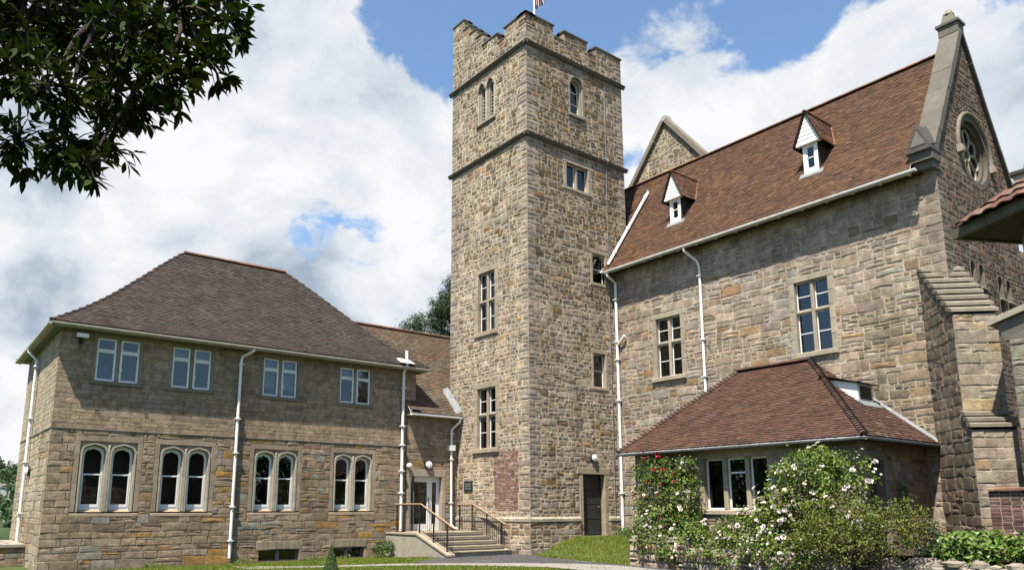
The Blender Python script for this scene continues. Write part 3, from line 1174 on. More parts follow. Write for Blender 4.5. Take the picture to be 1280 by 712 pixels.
grass('lawn_grass', [(-24.0, 4.5), (-21.2, 5.0), (-20.1, 7.4), (-19.4, 11.0), (-19.6, 12.1), (-20.7, 13.6), (-20.9, 13.9), (-24.1, 13.9)], 22000, 5, hmin=0.02, hmax=0.065, zf=lambda x, y: -0.13*min(1, max(0, (-21.2-x)/1.8)))
grass('corner_grass', [(-24.3, 1.2), (-19.5, 1.2), (-20.2, 7.3), (-21.2, 5.0), (-24.0, 4.5)], 6000, 8, hmin=0.02, hmax=0.07, zf=lambda x, y: -0.13*min(1, max(0, (-21.2-x)/1.8)))
grass('foreground_grass', [(-20.0, 7.3), (-14.5, 8.0), (-12, 13.4), (-15.6, 13.95), (-17.0, 12.95), (-18.05, 12.05), (-18.85, 10.5)], 16000, 6)
grass('bank_grass', [(-20.0, 17.25), (-19.2, 16.85), (-14.95, 16.35), (-14.9, 16.9), (-16.2, 18.2), (-16.2, 21.5), (-19.9, 21.5), (-20.0, 19.4)], 17000, 7, zf=lambda x, y: max(0, bank_h(x, y)-0.06))

# ------------------------------------------------------------------ left wing
XW = -24.5
wing = thing('stone_wing', 'two-storey stone wing with hipped dark tile roof and paired arched ground-floor windows', 'building', (-27.9, 9.0, 0))
FW = FX(XW)
UP = [(4.17, 5.36), (6.32, 7.51), (9.24, 10.44), (12.07, 13.29)]
LO = [(3.98, 5.53), (6.15, 7.71), (9.08, 10.61), (11.93, 13.46)]
BS = [(9.42, 10.78), (11.98, 13.22)]
ZU0, ZU1, ZL0, ZL1 = 5.26, 6.54, 1.46, 3.47
hl = [(a-0.13, b+0.13, ZL0-0.13, ZL1+0.17) for a, b in LO]+[(a, b, -0.14, 0.22) for a, b in BS]
stone_wall(wing, FW, rect(3.2, 14.85, -0.4, 3.80), hl, WING_LOW, 11, ext=(0.02, 0), quoin=(True, False))
hu = [(a-0.1, b+0.1, ZU0-0.12, ZU1+0.17) for a, b in UP]
stone_wall(wing, FW, rect(3.2, 15.25, 3.80, 6.76), hu, WING_UP, 12, ext=(0.012, 0.01), quoin=(True, True))
FWS = FY(3.2)
stone_wall(wing, FWS, rect(-31.3, XW, -2.0, 3.80), [], dict(WING_LOW, pal=[((0.47, 0.39, 0.28), 4), ((0.50, 0.42, 0.30), 3), ((0.43, 0.36, 0.26), 3)]), 13, ext=(0, 0.015), quoin=(False, True))  # end wall stones coloured lighter, sunlight put into the palette
stone_wall(wing, FWS, rect(-31.3, XW, 3.80, 6.76), [], dict(WING_UP, pal=[((0.46, 0.38, 0.27), 4), ((0.49, 0.41, 0.295), 3), ((0.42, 0.35, 0.25), 3)]), 14, ext=(0, 0.012), quoin=(False, True))  # upper end wall too: paler palette stands for the sun on it
plain_box_walls(wing, -31.3, XW, 3.2, 15.25, -2.0, 6.76, ('x-', 'y+'))
mb = MB()
for a in np.arange(3.2, 14.8, 0.83):
    mb.fbox(FW, a+0.003, min(14.85, a+0.83)-0.003, 3.785, 3.83, 0.03, -0.1, dress(random.Random(int(a*10)), (0.17, 0.15, 0.12)), 0.01)
for a in np.arange(-31.3, -24.6, 0.83):
    mb.fbox(FWS, a+0.003, min(-24.48, a+0.83)-0.003, 3.785, 3.83, 0.03, -0.1, dress(random.Random(int(-a*10)), (0.17, 0.15, 0.12)), 0.01)
mb.build('string_course', 'dressed_stone', wing)
for i, (a, b) in enumerate(UP):
    casement_pair(wing, FW, a, b, ZU0, ZU1, 20+i, blind=(0, 2, 1, 2)[i])
for i, (a, b) in enumerate(LO):
    tudor_window(wing, FW, a, b, ZL0, ZL1, 30+i)
for i, (a, b) in enumerate(BS):
    mb = MB()
    n = 7
    rnd = random.Random(40+i)
    for k in range(n):   # flat arch of upright voussoirs
        ua, ub = a-0.1+(b-a+0.2)*k/n, a-0.1+(b-a+0.2)*(k+1)/n
        mb.fbox(FW, ua+0.004, ub-0.004, 0.21+0.03*math.sin(math.pi*(k+0.5)/n), 0.50, 0.02+rnd.random()*0.012, -0.1, dress(rnd, (0.32, 0.265, 0.19)), 0.012)
    mb.fbox(FW, (a+b)/2-0.03, (a+b)/2+0.03, -0.14, 0.22, -0.12, -0.22, (0.3, 0.27, 0.22), 0.01)
    w = mb.build('basement_window', 'dressed_stone', wing)
    pb, fb = MB(), MB()
    for c, d in ((a+0.02, (a+b)/2-0.03), ((a+b)/2+0.03, b-0.02)):
        fb.ring(FW, rect(c, d, -0.14, 0.22), rect(c+0.03, d-0.03, -0.11, 0.19), -0.14, -0.19)
        pb.face([FW.P(c, -0.14, -0.17), FW.P(d, -0.14, -0.17), FW.P(d, 0.22, -0.17), FW.P(c, 0.22, -0.17)])
    fb.build('frame', 'lead', w)
    pb.build('pane', 'glass', w)
    backing(w, FW, a, b, -0.14, 0.22)

# roof: bellcast hipped
ZE, ZR = 6.80, 10.74
XE, XB, XR = -24.0, -31.8, -27.9
YA, YB, YR0, YR1 = 2.85, 15.55, 7.3, 11.15


def wwarp(p):
    t = min(1, max(0, (p.z-ZE)/(ZR-ZE)))
    return Vector((p.x, p.y, p.z-0.36*math.sin(math.pi*t)*(1-t)))


def warped_sheet(mb, pts, off, warp, n=12, col=(0.05, 0.04, 0.035)):
    z0, z1 = min(p[2] for p in pts), max(p[2] for p in pts)
    P = [Vector(p) for p in pts]
    # slice by height bands
    for i in range(n):
        a, b = z0+(z1-z0)*i/n, z0+(z1-z0)*(i+1)/n
        Q = P
        for lim, s in ((a, 1), (b, -1)):
            out = []
            for k in range(len(Q)):
                p, q = Q[k-1], Q[k]
                dp, dq = (p.z-lim)*s, (q.z-lim)*s
                if (dp >= 0) != (dq >= 0):
                    out.append(p+(q-p)*(dp/(dp-dq)))
                if dq >= 0:
                    out.append(q)
            Q = out
            if len(Q) < 3:
                break
        if len(Q) >= 3:
            mb.face([warp(q)+Vector((0, 0, off)) for q in Q], col)


A_, B_ = (XE, YA, ZE), (XE, YB, ZE)
R0, R1 = (XR, YR0, ZR), (XR, YR1, ZR)
C_, D_ = (XB, YA, ZE), (XB, YB, ZE)
rnd = random.Random(50)
mb = MB()
tiles3(mb, [A_, B_, R1, R0], P_DARK, rnd, warp=wwarp)
tiles3(mb, [C_, A_, R0], P_DARK, rnd, warp=wwarp)
for f in ([A_, B_, R1, R0], [C_, A_, R0], [B_, D_, R1], [D_, C_, R0, R1]):
    warped_sheet(mb, f, -0.035 if f[0] in (A_, C_) else 0.0, wwarp)
wroof = mb.build('roof', 'tile_dark', wing)
mb = MB()
ridge(mb, R0, R1, 0.12, P_RIDGE, rnd, 0.33)
for a, b in ((A_, R0), (B_, R1), (C_, R0), (D_, R1)):
    L = 22
    prev = Vector(a)
    a, b = Vector(a), Vector(b)
    for i in range(L):
        p, q = wwarp(a.lerp(b, i/L)), wwarp(a.lerp(b, (i+1)/L))
        ridge(mb, p, q, 0.058, P_DARK+[((0.15, 0.085, 0.05), 1)], rnd, 10, bonnet=True)
mb.build('ridge_tiles', 'tile', wroof)
mb = MB()
mb.box((XE-0.10, YA+0.08, ZE-0.15), (XE-0.06, YB-0.05, ZE-0.01))
mb.box((XB+0.06, YA+0.08, ZE-0.15), (XE-0.06, YA+0.12, ZE-0.01))
mb.box((XE-0.10, YB-0.09, ZE-0.15), (XW-0.3, YB-0.05, ZE-0.01))
mb.build('fascia', 'gutter_paint', wroof)
mb = MB()
mb.box((XW-0.2, YA+0.12, ZE-0.12), (XE-0.10, YB-0.09, ZE-0.09))
mb.box((XB+0.1, YA+0.12, ZE-0.12), (XW-0.2, 3.4, ZE-0.09))
mb.box((XB+0.1, 15.0, ZE-0.12), (XW-0.2, YB-0.09, ZE-0.09))
mb.build('soffit', 'soffit_paint', wroof)
gutter(wing, (XE-0.01, YA+0.02, ZE-0.045), (XE-0.01, YB-0.02, ZE-0.045), 0.07, 'gutter_paint')
gutter(wing, (XE-0.02, YA+0.02, ZE-0.045), (XB+0.02, YA+0.02, ZE-0.045), 0.07, 'gutter_paint')
drainpipe(wing, [(XE-0.02, 8.72, 6.70), (XE-0.03, 8.70, 6.62), (XW+0.1, 8.47, 6.45), (XW+0.09, 8.44, 6.3), (XW+0.09, 8.44, 0.02)], 0.048,
          collars=[(XW+0.09, 8.44, z) for z in (6.2, 4.4, 3.3, 1.6, 0.55)])
drainpipe(wing, [(-28.6, YA+0.0, 6.70), (-28.6, YA+0.02, 6.6), (-28.4, 3.1, 6.3), (-28.4, 3.1, 0.5)], 0.048, collars=[(-28.4, 3.1, z) for z in (6.1, 4.4, 3.0, 1.4)])
sv = drainpipe(wing, [(XW+0.13, 14.62, 0.75), (XW+0.13, 14.62, 6.6), (XE-0.02, 14.55, 6.72), (XE-0.02, 14.52, 7.36)], 0.055, collars=[(XW+0.13, 14.62, z) for z in (6.0, 4.55, 3.85, 2.9, 2.1)])
mb = MB()
mb.hexa([(XE+0.1, 14.22, 6.86), (XE+0.1, 14.82, 6.86), (XE-0.3, 14.78, 7.06), (XE-0.3, 14.26, 7.06), (XE+0.1, 14.24, 6.89), (XE+0.1, 14.80, 6.89), (XE-0.3, 14.76, 7.1), (XE-0.3, 14.28, 7.1)])
mb.tube([(XE-0.02, 14.52, 6.88), (XE-0.02, 14.52, 7.0)], 0.085, 10)
mb.build('flashing', 'white_paint', sv)

# ------------------------------------------------------------------ entrance link
link = thing('entrance_link', 'narrow stone entrance bay with low tiled roof and white glazed door, between wing and tower', 'building', (-26, 16, 0))
XL = -24.44
FL = FX(XL)
DU0, DU1, DZ0, DZ1 = 15.04, 16.46, 0.72, 2.72
stone_wall(link, FL, rect(14.87, 17.16, 0.0, 3.80), [(DU0-0.12, DU1+0.16, 0.0, DZ1+0.27)], WING_LOW, 61)
stone_wall(link, FL, rect(14.87, 17.16, 3.80, 5.12), [], WING_UP, 62)
plain_box_walls(link, -31.3, XL, 14.87, 20.0, -2, 5.1, ('x-', 'y+', 'y-'))
mb = MB()
rnd = random.Random(63)
mb.fbox(FL, DU0-0.12, DU1+0.16, DZ1, DZ1+0.27, 0.02, -0.35, dress(rnd), 0.012)
for a, b in ((DU0-0.12, DU0), (DU1, DU1+0.16)):
    for i in range(4):
        mb.fbox(FL, a, b, DZ0+i*0.5+0.002, DZ0+i*0.5+0.498, 0.016+rnd.random()*0.006, -0.35, dress(rnd), 0.01)
mb.fbox(FL, DU0-0.12, DU1+0.16, 0.55, DZ0, 0.02, -0.4, dress(rnd), 0.01)
dr = mb.build('doorway', 'dressed_stone', link)
mb = MB()
d = -0.2
mb.ring(FL, rect(DU0, DU1, DZ0, DZ1), rect(DU0+0.07, DU1-0.07, DZ0+0.03, DZ1-0.08), d, d-0.08)
mb.fbox(FL, 16.02, 16.09, DZ0, DZ1-0.08, d, d-0.08)
dr2 = mb.build('frame', 'white_paint', dr)
mb = MB()
mb.ring(FL, rect(DU0+0.075, 16.015, DZ0+0.03, DZ1-0.085), rect(DU0+0.17, 15.92, DZ0+0.25, DZ1-0.19), d-0.01, d-0.06)
mb.ring(FL, rect(16.095, DU1-0.075, DZ0+0.03, DZ1-0.085), rect(16.14, DU1-0.12, DZ0+0.25, DZ1-0.19), d-0.01, d-0.06)
door = mb.build('door', 'white_paint', dr)
mb = MB()
mb.face([FL.P(DU0+0.1, DZ0+0.1, d-0.035), FL.P(DU1-0.1, DZ0+0.1, d-0.035), FL.P(DU1-0.1, DZ1-0.1, d-0.035), FL.P(DU0+0.1, DZ1-0.1, d-0.035)])
mb.build('pane', 'glass', dr)
mb = MB()
mb.tube([FL.P(15.965, 1.45, d+0.05), FL.P(15.965, 1.95, d+0.05)], 0.016, 8)
mb.tube([FL.P(15.965, 1.5, d+0.05), FL.P(15.965, 1.5, d-0.01)], 0.012, 8)
mb.tube([FL.P(15.965, 1.9, d+0.05), FL.P(15.965, 1.9, d-0.01)], 0.012, 8)
mb.build('handle', 'dark_paint', dr)
backing(dr, FL, DU0, DU1, DZ0, DZ1, None, 1.5)
mb = MB()
rnd = random.Random(65)
LE = (-24.05, 14.78, 5.08)
tiles3(mb, [LE, (-24.05, 17.17, 5.08), (-25.05, 17.17, 6.14), (-25.05, 14.78, 6.14)], P_LINK, rnd)
tiles3(mb, [(-25.05, 11.4, 6.14), (-25.05, 19.6, 6.14), (-27.9, 19.6, 9.14), (-27.9, 11.4, 9.14)], P_LINK, rnd)
deck(mb, [LE, (-24.05, 17.17, 5.08), (-25.05, 17.17, 6.14), (-25.05, 14.78, 6.14)])
deck(mb, [(-25.05, 11.4, 6.14), (-25.05, 19.6, 6.14), (-27.9, 19.6, 9.14), (-27.9, 11.4, 9.14)])
mb.face([(-27.9, 11.4, 9.14), (-27.9, 19.6, 9.14), (-31.7, 19.6, 5.1), (-31.7, 11.4, 5.1)], (0.1, 0.07, 0.05))
lr = mb.build('roof', 'tile', link)
mb = MB()
ridge(mb, (-27.9, 11.6, 9.16), (-27.9, 19.6, 9.16), 0.11, P_RIDGE, rnd, 0.33)
mb.build('ridge_tiles', 'tile', lr)
mb = MB()   # stepped lead along the tower, and a lead apron at the wing end
for i in range(5):
    x = -24.1-0.2*i
    z = 5.12+0.212*i
    mb.hexa([(x, 16.85, z), (x, 17.15, z), (x-0.22, 17.15, z+0.233), (x-0.22, 16.85, z+0.233), (x, 16.85, z+0.03), (x, 17.15, z+0.16), (x-0.22, 17.15, z+0.39), (x-0.22, 16.85, z+0.263)])
mb.build('flashing', 'lead', lr)
mb = MB()
mb.box((-24.2, 14.82, 5.18), (-23.98, 15.2, 5.21))
mb.build('lead_apron', 'lead', lr)
mb = MB()
mb.box((-24.16, 14.8, 4.97), (-24.12, 17.15, 5.09))
mb.box((-24.45, 14.8, 4.99), (-24.16, 17.15, 5.01))
mb.build('fascia', 'gutter_paint', lr)
gutter(link, (-24.06, 14.8, 5.03), (-24.06, 17.12, 5.03), 0.06, 'white_paint')
drainpipe(link, [(-24.06, 17.03, 4.98), (-24.07, 17.02, 4.85), (XL+0.1, 16.82, 4.55), (XL+0.1, 16.82, 3.95), (XL+0.1, 16.82, 3.7), (XL+0.1, 16.84, 0.95), (XL+0.25, 16.84, 0.82), (XL+0.5, 16.84, 0.80)], 0.042,
          collars=[(XL+0.1, 16.83, z) for z in (4.4, 3.4, 1.75)], hopper=(XL+0.1, 16.82, 3.83))

# ------------------------------------------------------------------ steps and rails
steps = thing('entrance_steps', 'flight of stone steps with sloping cheek walls up to the white door', 'steps', (-22.2, 15.6, 0))
mb = MB()
mb.box((-24.42, 14.3, -0.2), (-22.3, 16.8, 0.70), (1, 1, 1))
for i in range(4):
    x = -22.3+0.42*i
    z = 0.70-0.14*(i+1)
    mb.box((x, 14.3, 0.0), (x+0.42, 16.8, z))
    mb.box((x-0.01, 14.3, z+0.09), (x+0.03, 16.8, z+0.137))
st_ = mb.build('step', 'concrete', steps)
mb = MB()
for i in range(5):
    x = -22.3+0.42*i
    z = 0.70-0.14*i
    mb.box((x-0.30, 14.31, z+0.002), (x+0.035, 16.79, z+0.035))
mb.C = [(0.44, 0.36, 0.26)]*len(mb.F)
mb.build('nosing', 'dressed_stone', st_)


def cheek(y0, y1, x_flat, x_end, name='cheek_wall'):
    mb = MB()
    P = [(-24.42, -0.3), (x_end, -0.3), (x_end, 0.03), (x_flat, 0.66), (-24.42, 0.66)]
    a = [(x, y0, z) for x, z in P]
    b = [(x, y1, z) for x, z in P]
    n = len(P)
    fs = [tuple(range(n)), tuple(range(2*n-1, n-1, -1))]
    for i in range(n):
        j = (i+1) % n
        fs.append((i, n+i, n+j, j))
    mb.poly(a+b, fs, (0.8, 0.8, 0.8))
    o = mb.build(name, 'concrete', steps)
    mb = MB()
    e = 0.035
    for (xa, za, xb, zb) in ((-24.42, 0.662, x_flat, 0.662), (x_flat, 0.662, x_end+0.05, 0.035)):
        mb.hexa([(xa, y0-e, za), (xb, y0-e, zb), (xb, y1+e, zb), (xa, y1+e, za), (xa, y0-e, za+0.06), (xb, y0-e, zb+0.06), (xb, y1+e, zb+0.06), (xa, y1+e, za+0.06)], DR)
    mb.build('coping', 'dressed_stone', o)


cheek(14.05, 14.29, -22.36, -20.5)
cheek(16.81, 17.03, -23.05, -21.05)


def railing(y, xs, x_flat, x_end, z_top, z_end, zb0, zb1, label, xstart):
    t = thing('handrail', label, 'handrail', (x_flat, y, zb0), 'railings beside the entrance steps')
    mb = MB()
    mb.tube([(xstart, y, z_top), (x_flat, y, z_top), (x_end, y, z_end)], 0.028, 8)
    mb.build('rail', 'handrail_wood', t)

    def top(x):
        return z_top if x < x_flat else z_top+(z_end-z_top)*(x-x_flat)/(x_end-x_flat)

    def bot(x):
        return zb0 if x < x_flat else zb0+(zb1-zb0)*(x-x_flat)/(x_end-x_flat)
    for x in xs:
        mb = MB()
        mb.box((x-0.02, y-0.02, bot(x)-0.02), (x+0.02, y+0.02, top(x)-0.01))
        mb.build('post', 'dark_paint', t)
    mb = MB()
    x = xstart+0.06
    while x < x_end-0.06:
        mb.tube([(x, y, bot(x)+0.1), (x, y, top(x)-0.05)], 0.0075, 6)
        x += 0.115
    for zz in (0.1,):
        mb.tube([(xstart, y, zb0+zz), (x_flat, y, zb0+zz), (x_end-0.05, y, zb1+zz)], 0.012, 6)
        mb.tube([(xstart, y, z_top-0.05), (x_flat, y, z_top-0.05), (x_end-0.05, y, z_end-0.05)], 0.012, 6)
    mb.build('baluster', 'dark_paint', t)


railing(14.17, (-23.85, -22.36, -21.5, -20.7), -22.3, -20.25, 1.69, 0.90, 0.72, 0.06, 'black railing with wooden handrail on the left, free-standing side of the steps', -24.0)
railing(16.92, (-23.9, -23.1, -22.2, -21.35), -23.05, -21.1, 1.69, 1.0, 0.72, 0.1, 'black railing with wooden handrail close to the tower wall on the right of the steps', -24.0)

# ------------------------------------------------------------------ tower
TX, TY, TXL, TYB = -20.09, 17.17, -25.0, 22.5
tower = thing('stone_tower', 'tall square battlemented stone tower with two string courses', 'tower', (-22.5, 19.8, 0))
FTL, FTR = FY(TY), FX(TX)
hL = [(-23.1-0.18, -22.05+0.18, 8.22-0.18, 10.58+0.22), (-23.15-0.18, -22.0+0.18, 3.75-0.18, 6.02+0.22), (-23.14, -22.02, 16.95, 18.75)]
rb = random.Random(70)
BRK = [(-22.10+rb.uniform(-0.07, 0.06), -20.68+rb.uniform(-0.06, 0.05), 1.46+0.212*k, 1.46+0.212*(k+1)) for k in range(10)]
hL = hL+BRK
hR = [(19.40, 20.22, 16.95, 18.68), (19.2-0.16, 20.37+0.16, 13.83-0.14, 14.83+0.2), (20.5-0.12, 21.2+0.12, 10.2-0.13, 11.4+0.16), (20.42-0.1, 21.07+0.1, 6.08-0.13, 7.38+0.16), (19.55, 21.0, 0.3, 3.02)]
stone_wall(tower, FTL, rect(TXL, TX, -0.3, 20.02), hL, dict(TOWER, palfun=lambda u, z, p, r: TOWER['pal'] if (z > 11 or r.random() < 0.35) else TOWER['pal2']), 71, ext=(0.02, 0.02), quoin=(True, True))


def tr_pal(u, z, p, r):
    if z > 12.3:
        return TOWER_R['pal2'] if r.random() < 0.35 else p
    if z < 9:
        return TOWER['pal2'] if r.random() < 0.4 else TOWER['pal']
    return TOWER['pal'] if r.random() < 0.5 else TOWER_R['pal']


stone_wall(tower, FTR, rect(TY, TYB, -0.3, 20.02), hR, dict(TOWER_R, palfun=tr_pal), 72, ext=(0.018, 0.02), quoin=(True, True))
plain_box_walls(tower, TXL, TX, TY, TYB, -0.3, 20.02, ('x-', 'y+'), (0.36, 0.31, 0.24))
mb = MB()
mb.face([(TXL, TY, 19.3), (TX, TY, 19.3), (TX, TYB, 19.3), (TXL, TYB, 19.3)])
mb.build('roof', 'lead', tower)
rnd = random.Random(73)
for z0 in (15.30, 19.10):
    mb = MB()
    h = 0.22
    for F, a, b in ((FTL, TXL-0.13, TX+0.135), (FTR, TY-0.137, TYB+0.13)):
        u = a
        while u < b-0.01:
            w = min(b-u, rnd.uniform(0.7, 1.1))
            if b-u-w < 0.25:
                w = b-u
            c = dress(rnd, (0.13, 0.115, 0.095))
            P = F.P
            e0 = 0.0 if u > a+0.01 else 0.0
            prof = [(0.0, 0.0), (0.05, 0.0), (0.13, 0.09), (0.14, 0.135), (0.0, 0.175)]
            q = [P(u+0.0015, z0+z, d) for d, z in prof]+[P(u+w-0.0015, z0+z, d) for d, z in prof]
            n = len(prof)
            mb.poly(q, [tuple(range(n))[::-1], tuple(range(n, 2*n))]+[(i, (i+1) % n, n+(i+1) % n, n+i) for i in range(n)], c)
            u += w
    mb.build('string_course', 'dressed_stone', tower)
# plinth
rp = random.Random(74)
FPL, FPR = FY(TY-0.07), FX(TX+0.07)
for F, a, b, hs in ((FPL, -24.4, TX+0.07, []), (FPR, TY-0.07, 19.53, []), (FPR, 21.02, 21.6, [])):
    mb = MB()
    wall_sheet(mb, F, rect(a, b, -0.3, 1.13), hs, TOWER['mortar'])
    stones(mb, F, rect(a, b, -0.3, 1.13), hs, dict(TOWER, h=(0.14, 0.3), w=(0.2, 0.5)), rp, ext=(0, 0.015))
    u = a
    while u < b-0.01:
        w = min(b-u, rp.uniform(0.6, 1.0))
        P = F.P
        c = dress(rp, (0.42, 0.37, 0.29))
        mb.hexa([P(u+0.002, 1.10, -0.07), P(u+w-0.002, 1.10, -0.07), P(u+w-0.002, 1.10, 0.035), P(u+0.002, 1.10, 0.035), P(u+0.002, 1.27, -0.075), P(u+w-0.002, 1.27, -0.075), P(u+w-0.002, 1.19, 0.035), P(u+0.002, 1.19, 0.035)], c)
        u += w
    mb.build('plinth', 'stone', tower)
# brick infill
mb = MB()
rb = random.Random(75)
for b_ in BRK:
    wall_sheet(mb, FTL, rect(*b_), [], BRICK['mortar'])
    stones(mb, FTL, rect(*b_), [], BRICK, rb)
mb.build('brick_patch', 'brick', tower)

# parapet: merlons and the stepped turret shoulder, each merlon a part with its coping
rnd = random.Random(76)
PT = dict(TOWER, joint=0.02)


def merlon(F, a, b, z0, z1, th, pal_st, h=0.075, o=0.05):
    P = F.P
    par = MB()
    wall_sheet(par, F, rect(a, b, z0, z1), [], pal_st['mortar'])
    stones(par, F, rect(a, b, z0, z1), [], pal_st, rnd, ext=(0.012, 0.012))
    par.face([P(a, z0, -th), P(b, z0, -th), P(b, z1, -th), P(a, z1, -th)][::-1], pal_st['pal'][0][0])
    for u in (a, b):
        e = Fr(P(u, 0, 0), -F.N if u == b else F.N, F.U if u == b else -F.U)
        e = Fr(F.P(u, 0, 0) if u == b else F.P(u, 0, -th), -F.N if u == b else F.N, F.U if u == b else -F.U)
        wall_sheet(par, e, rect(0, th, z0, z1), [], pal_st['mortar'])
        stones(par, e, rect(0, th, z0, z1), [], pal_st, rnd)
    mo = par.build('merlon', 'stone', tower)
    cp = MB()
    caps(cp, F, a, b, z1, th, h, o)
    cp.build('coping', 'dressed_stone', mo)


def caps(mb, F, a, b, z, th, h=0.075, o=0.05, c=(0.14, 0.125, 0.10)):
    P = F.P
    L = b-a
    n = max(1, int(round(L/0.75)))
    for i in range(n):
        u, v = a+L*i/n, a+L*(i+1)/n
        u0 = u-(o if i == 0 else -0.002)
        v0 = v+(o if i == n-1 else -0.002)
        mb.hexa([P(u0, z, -th-o), P(v0, z, -th-o), P(v0, z, o), P(u0, z, o), P(u0, z+h*1.25, -th*0.5-0.02), P(v0, z+h*1.25, -th*0.5-0.02), P(v0, z+h*0.75, o), P(u0, z+h*0.75, o)], dress(rnd, c))
        mb.hexa([P(u0, z, -th-o), P(v0, z, -th-o), P(v0, z, -th*0.5-0.02), P(u0, z, -th*0.5-0.02), P(u0, z+h*0.75, -th-o), P(v0, z+h*0.75, -th-o), P(v0, z+h*1.25, -th*0.5-0.02), P(u0, z+h*1.25, -th*0.5-0.02)], dress(rnd, c))


def crenel(F, a, b):
    cp = MB()
    caps(cp, F, a, b, 20.02, TH, 0.06, 0.03)
    cp.build('crenel_sill', 'dressed_stone', tower)


TH = 0.42
for a, b in ((17.17, 18.60), (19.20, 20.48), (21.0, 22.5)):
    merlon(FTR, a, b, 20.02, 20.46, TH, TOWER_R)
for a, b in ((18.67, 19.13), (20.55, 20.93)):
    crenel(FTR, a, b)
for a, b, z in ((-21.38, -20.09-TH-0.01, 20.46), (-22.85, -21.88, 20.46), (-23.28, -22.86, 21.02), (-23.74, -23.29, 21.45), (-24.2, -23.75, 21.88), (-25.0, -24.21, 22.38)):
    merlon(FTL, a, b, 20.02, z, TH, TOWER, 0.07, 0.04 if z > 20.5 else 0.05)
merlon(FTL, -20.09-TH, -20.09, 20.02, 20.46, TH, TOWER)
crenel(FTL, -21.82, -21.44)
# far sides and the turret behind the shoulder
for a, b in ((17.6, 18.9), (19.4, 20.7), (21.2, 22.5)):
    par = MB()
    par.box((TXL, a, 20.02), (TXL+TH, b, 20.46), (0.36, 0.3, 0.23))
    par.build('merlon', 'stone', tower)
for a, b in ((-25, -23.6), (-23.1, -21.8), (-21.3, -20.1)):
    par = MB()
    par.box((a, TYB-TH, 20.02), (b, TYB-0.003, 20.45), (0.36, 0.3, 0.23))
    par.build('merlon', 'stone', tower)
par = MB()
par.box((TXL+0.003, TY+TH, 20.02), (-23.9, TY+1.3, 21.6), (0.36, 0.3, 0.23))
par.build('turret', 'stone', tower)

stone_window(tower, FTL, -23.1, -22.05, 8.22, 10.58, rows=(0.52,), bars=1, m=0.18, hm=0.22, sh=0.18, seed=81, col=(0.42, 0.345, 0.26))
stone_window(tower, FTL, -23.15, -22.0, 3.75, 6.02, rows=(0.56,), bars=1, m=0.18, hm=0.22, sh=0.18, seed=82, col=(0.42, 0.345, 0.26), sill_out=0.1)
stone_window(tower, FTR, 19.2, 20.37, 13.83, 14.83, rows=(), bars=0, m=0.16, hm=0.2, sh=0.14, seed=83, col=(0.42, 0.345, 0.26), sill_out=0.03)
stone_window(tower, FTR, 20.5, 21.2, 10.2, 11.4, cols=1, rows=(), bars=1, m=0.12, hm=0.16, sh=0.13, seed=84, col=(0.42, 0.345, 0.26), sill_out=0.03, arched=True)
stone_window(tower, FTR, 20.42, 21.07, 6.08, 7.38, cols=1, rows=(), bars=1, m=0.1, hm=0.16, sh=0.13, seed=85, col=(0.42, 0.345, 0.26), sill_out=0.03)


def lancet(bld, F, u0, u1, z0, z1, n, kind, seed, hood=True, fill='louvre', base=None):
    rnd = random.Random(seed)
    mb, fr = MB(), MB()
    lvs = []
    P = F.P
    W = (u1-u0)/n
    for i in range(n):
        a, b = u0+W*i, u0+W*(i+1)
        A = arch_outline(a+0.07, b-0.07, z0+0.08, z1-0.06-(W-0.14)*(0.75 if kind == 'point' else 0.5), z1-0.06, kind)
        B = arch_outline(a+0.14, b-0.14, z0+0.1, z1-0.09-(W-0.14)*(0.75 if kind == 'point' else 0.5), z1-0.16, kind)
        mb.ring(F, arch_rect(A, a, b, z0, z1), A, 0.014, -0.1, dress(rnd, DR_PALE if base is None else base))
        mb.ring(F, A, B, -0.06, -0.3, dress(rnd, DR_PALE))
        if hood:
            H1 = [p for p in arch_outline(a+0.05, b-0.05, z1-0.4, z1-0.05-(W-0.14)*(0.75 if kind == 'point' else 0.5), z1-0.03, kind)][2:]
            mb.tube([P(*p, 0.03) for p in H1], 0.035, 6, (0.2, 0.18, 0.15))
        if fill == 'louvre':
            k = 9
            lv = MB()
            lvs.append(lv)
            for j in range(k):
                zz = z0+0.15+(z1-z0-0.4)*j/k
                lv.hexa([P(a+0.1, zz, -0.16), P(b-0.1, zz, -0.16), P(b-0.1, zz+0.02, -0.16), P(a+0.1, zz+0.02, -0.16), P(a+0.1, zz+0.12, -0.26), P(b-0.1, zz+0.12, -0.26), P(b-0.1, zz+0.14, -0.26), P(a+0.1, zz+0.14, -0.26)], dress(rnd, (0.40, 0.38, 0.33)))
        else:
            fr.ring(F, B, [(p[0]*0.9+(a+b)/2*0.1, p[1]*0.97+(z0+z1)/2*0.03) for p in B], -0.2, -0.26)
            for q in (0.35, 0.65):
                zz = z0+(z1-z0)*q
                fr.fbox(F, a+0.14, b-0.14, zz-0.012, zz+0.012, -0.2, -0.25)
    w = mb.build('lancet_window', 'dressed_stone', bld)
    s = MB()
    s.fbox(F, u0-0.06, u1+0.06, z0-0.1, z0-0.004, 0.08, -0.3, (0.22, 0.2, 0.16), 0.02)
    s.build('sill', 'dressed_stone', w)
    for lv in lvs:
        lv.build('louvre', 'dressed_stone', w)
    if fr.F:
        fr.build('frame', 'white_paint', w)
        g = MB()
        g.face([P(u0+0.1, z0, -0.23), P(u1-0.1, z0, -0.23), P(u1-0.1, z1, -0.23), P(u0+0.1, z1, -0.23)])
        g.build('pane', 'glass', w)
    backing(w, F, u0+0.3, u1-0.3, z0+0.3, z1-0.3)


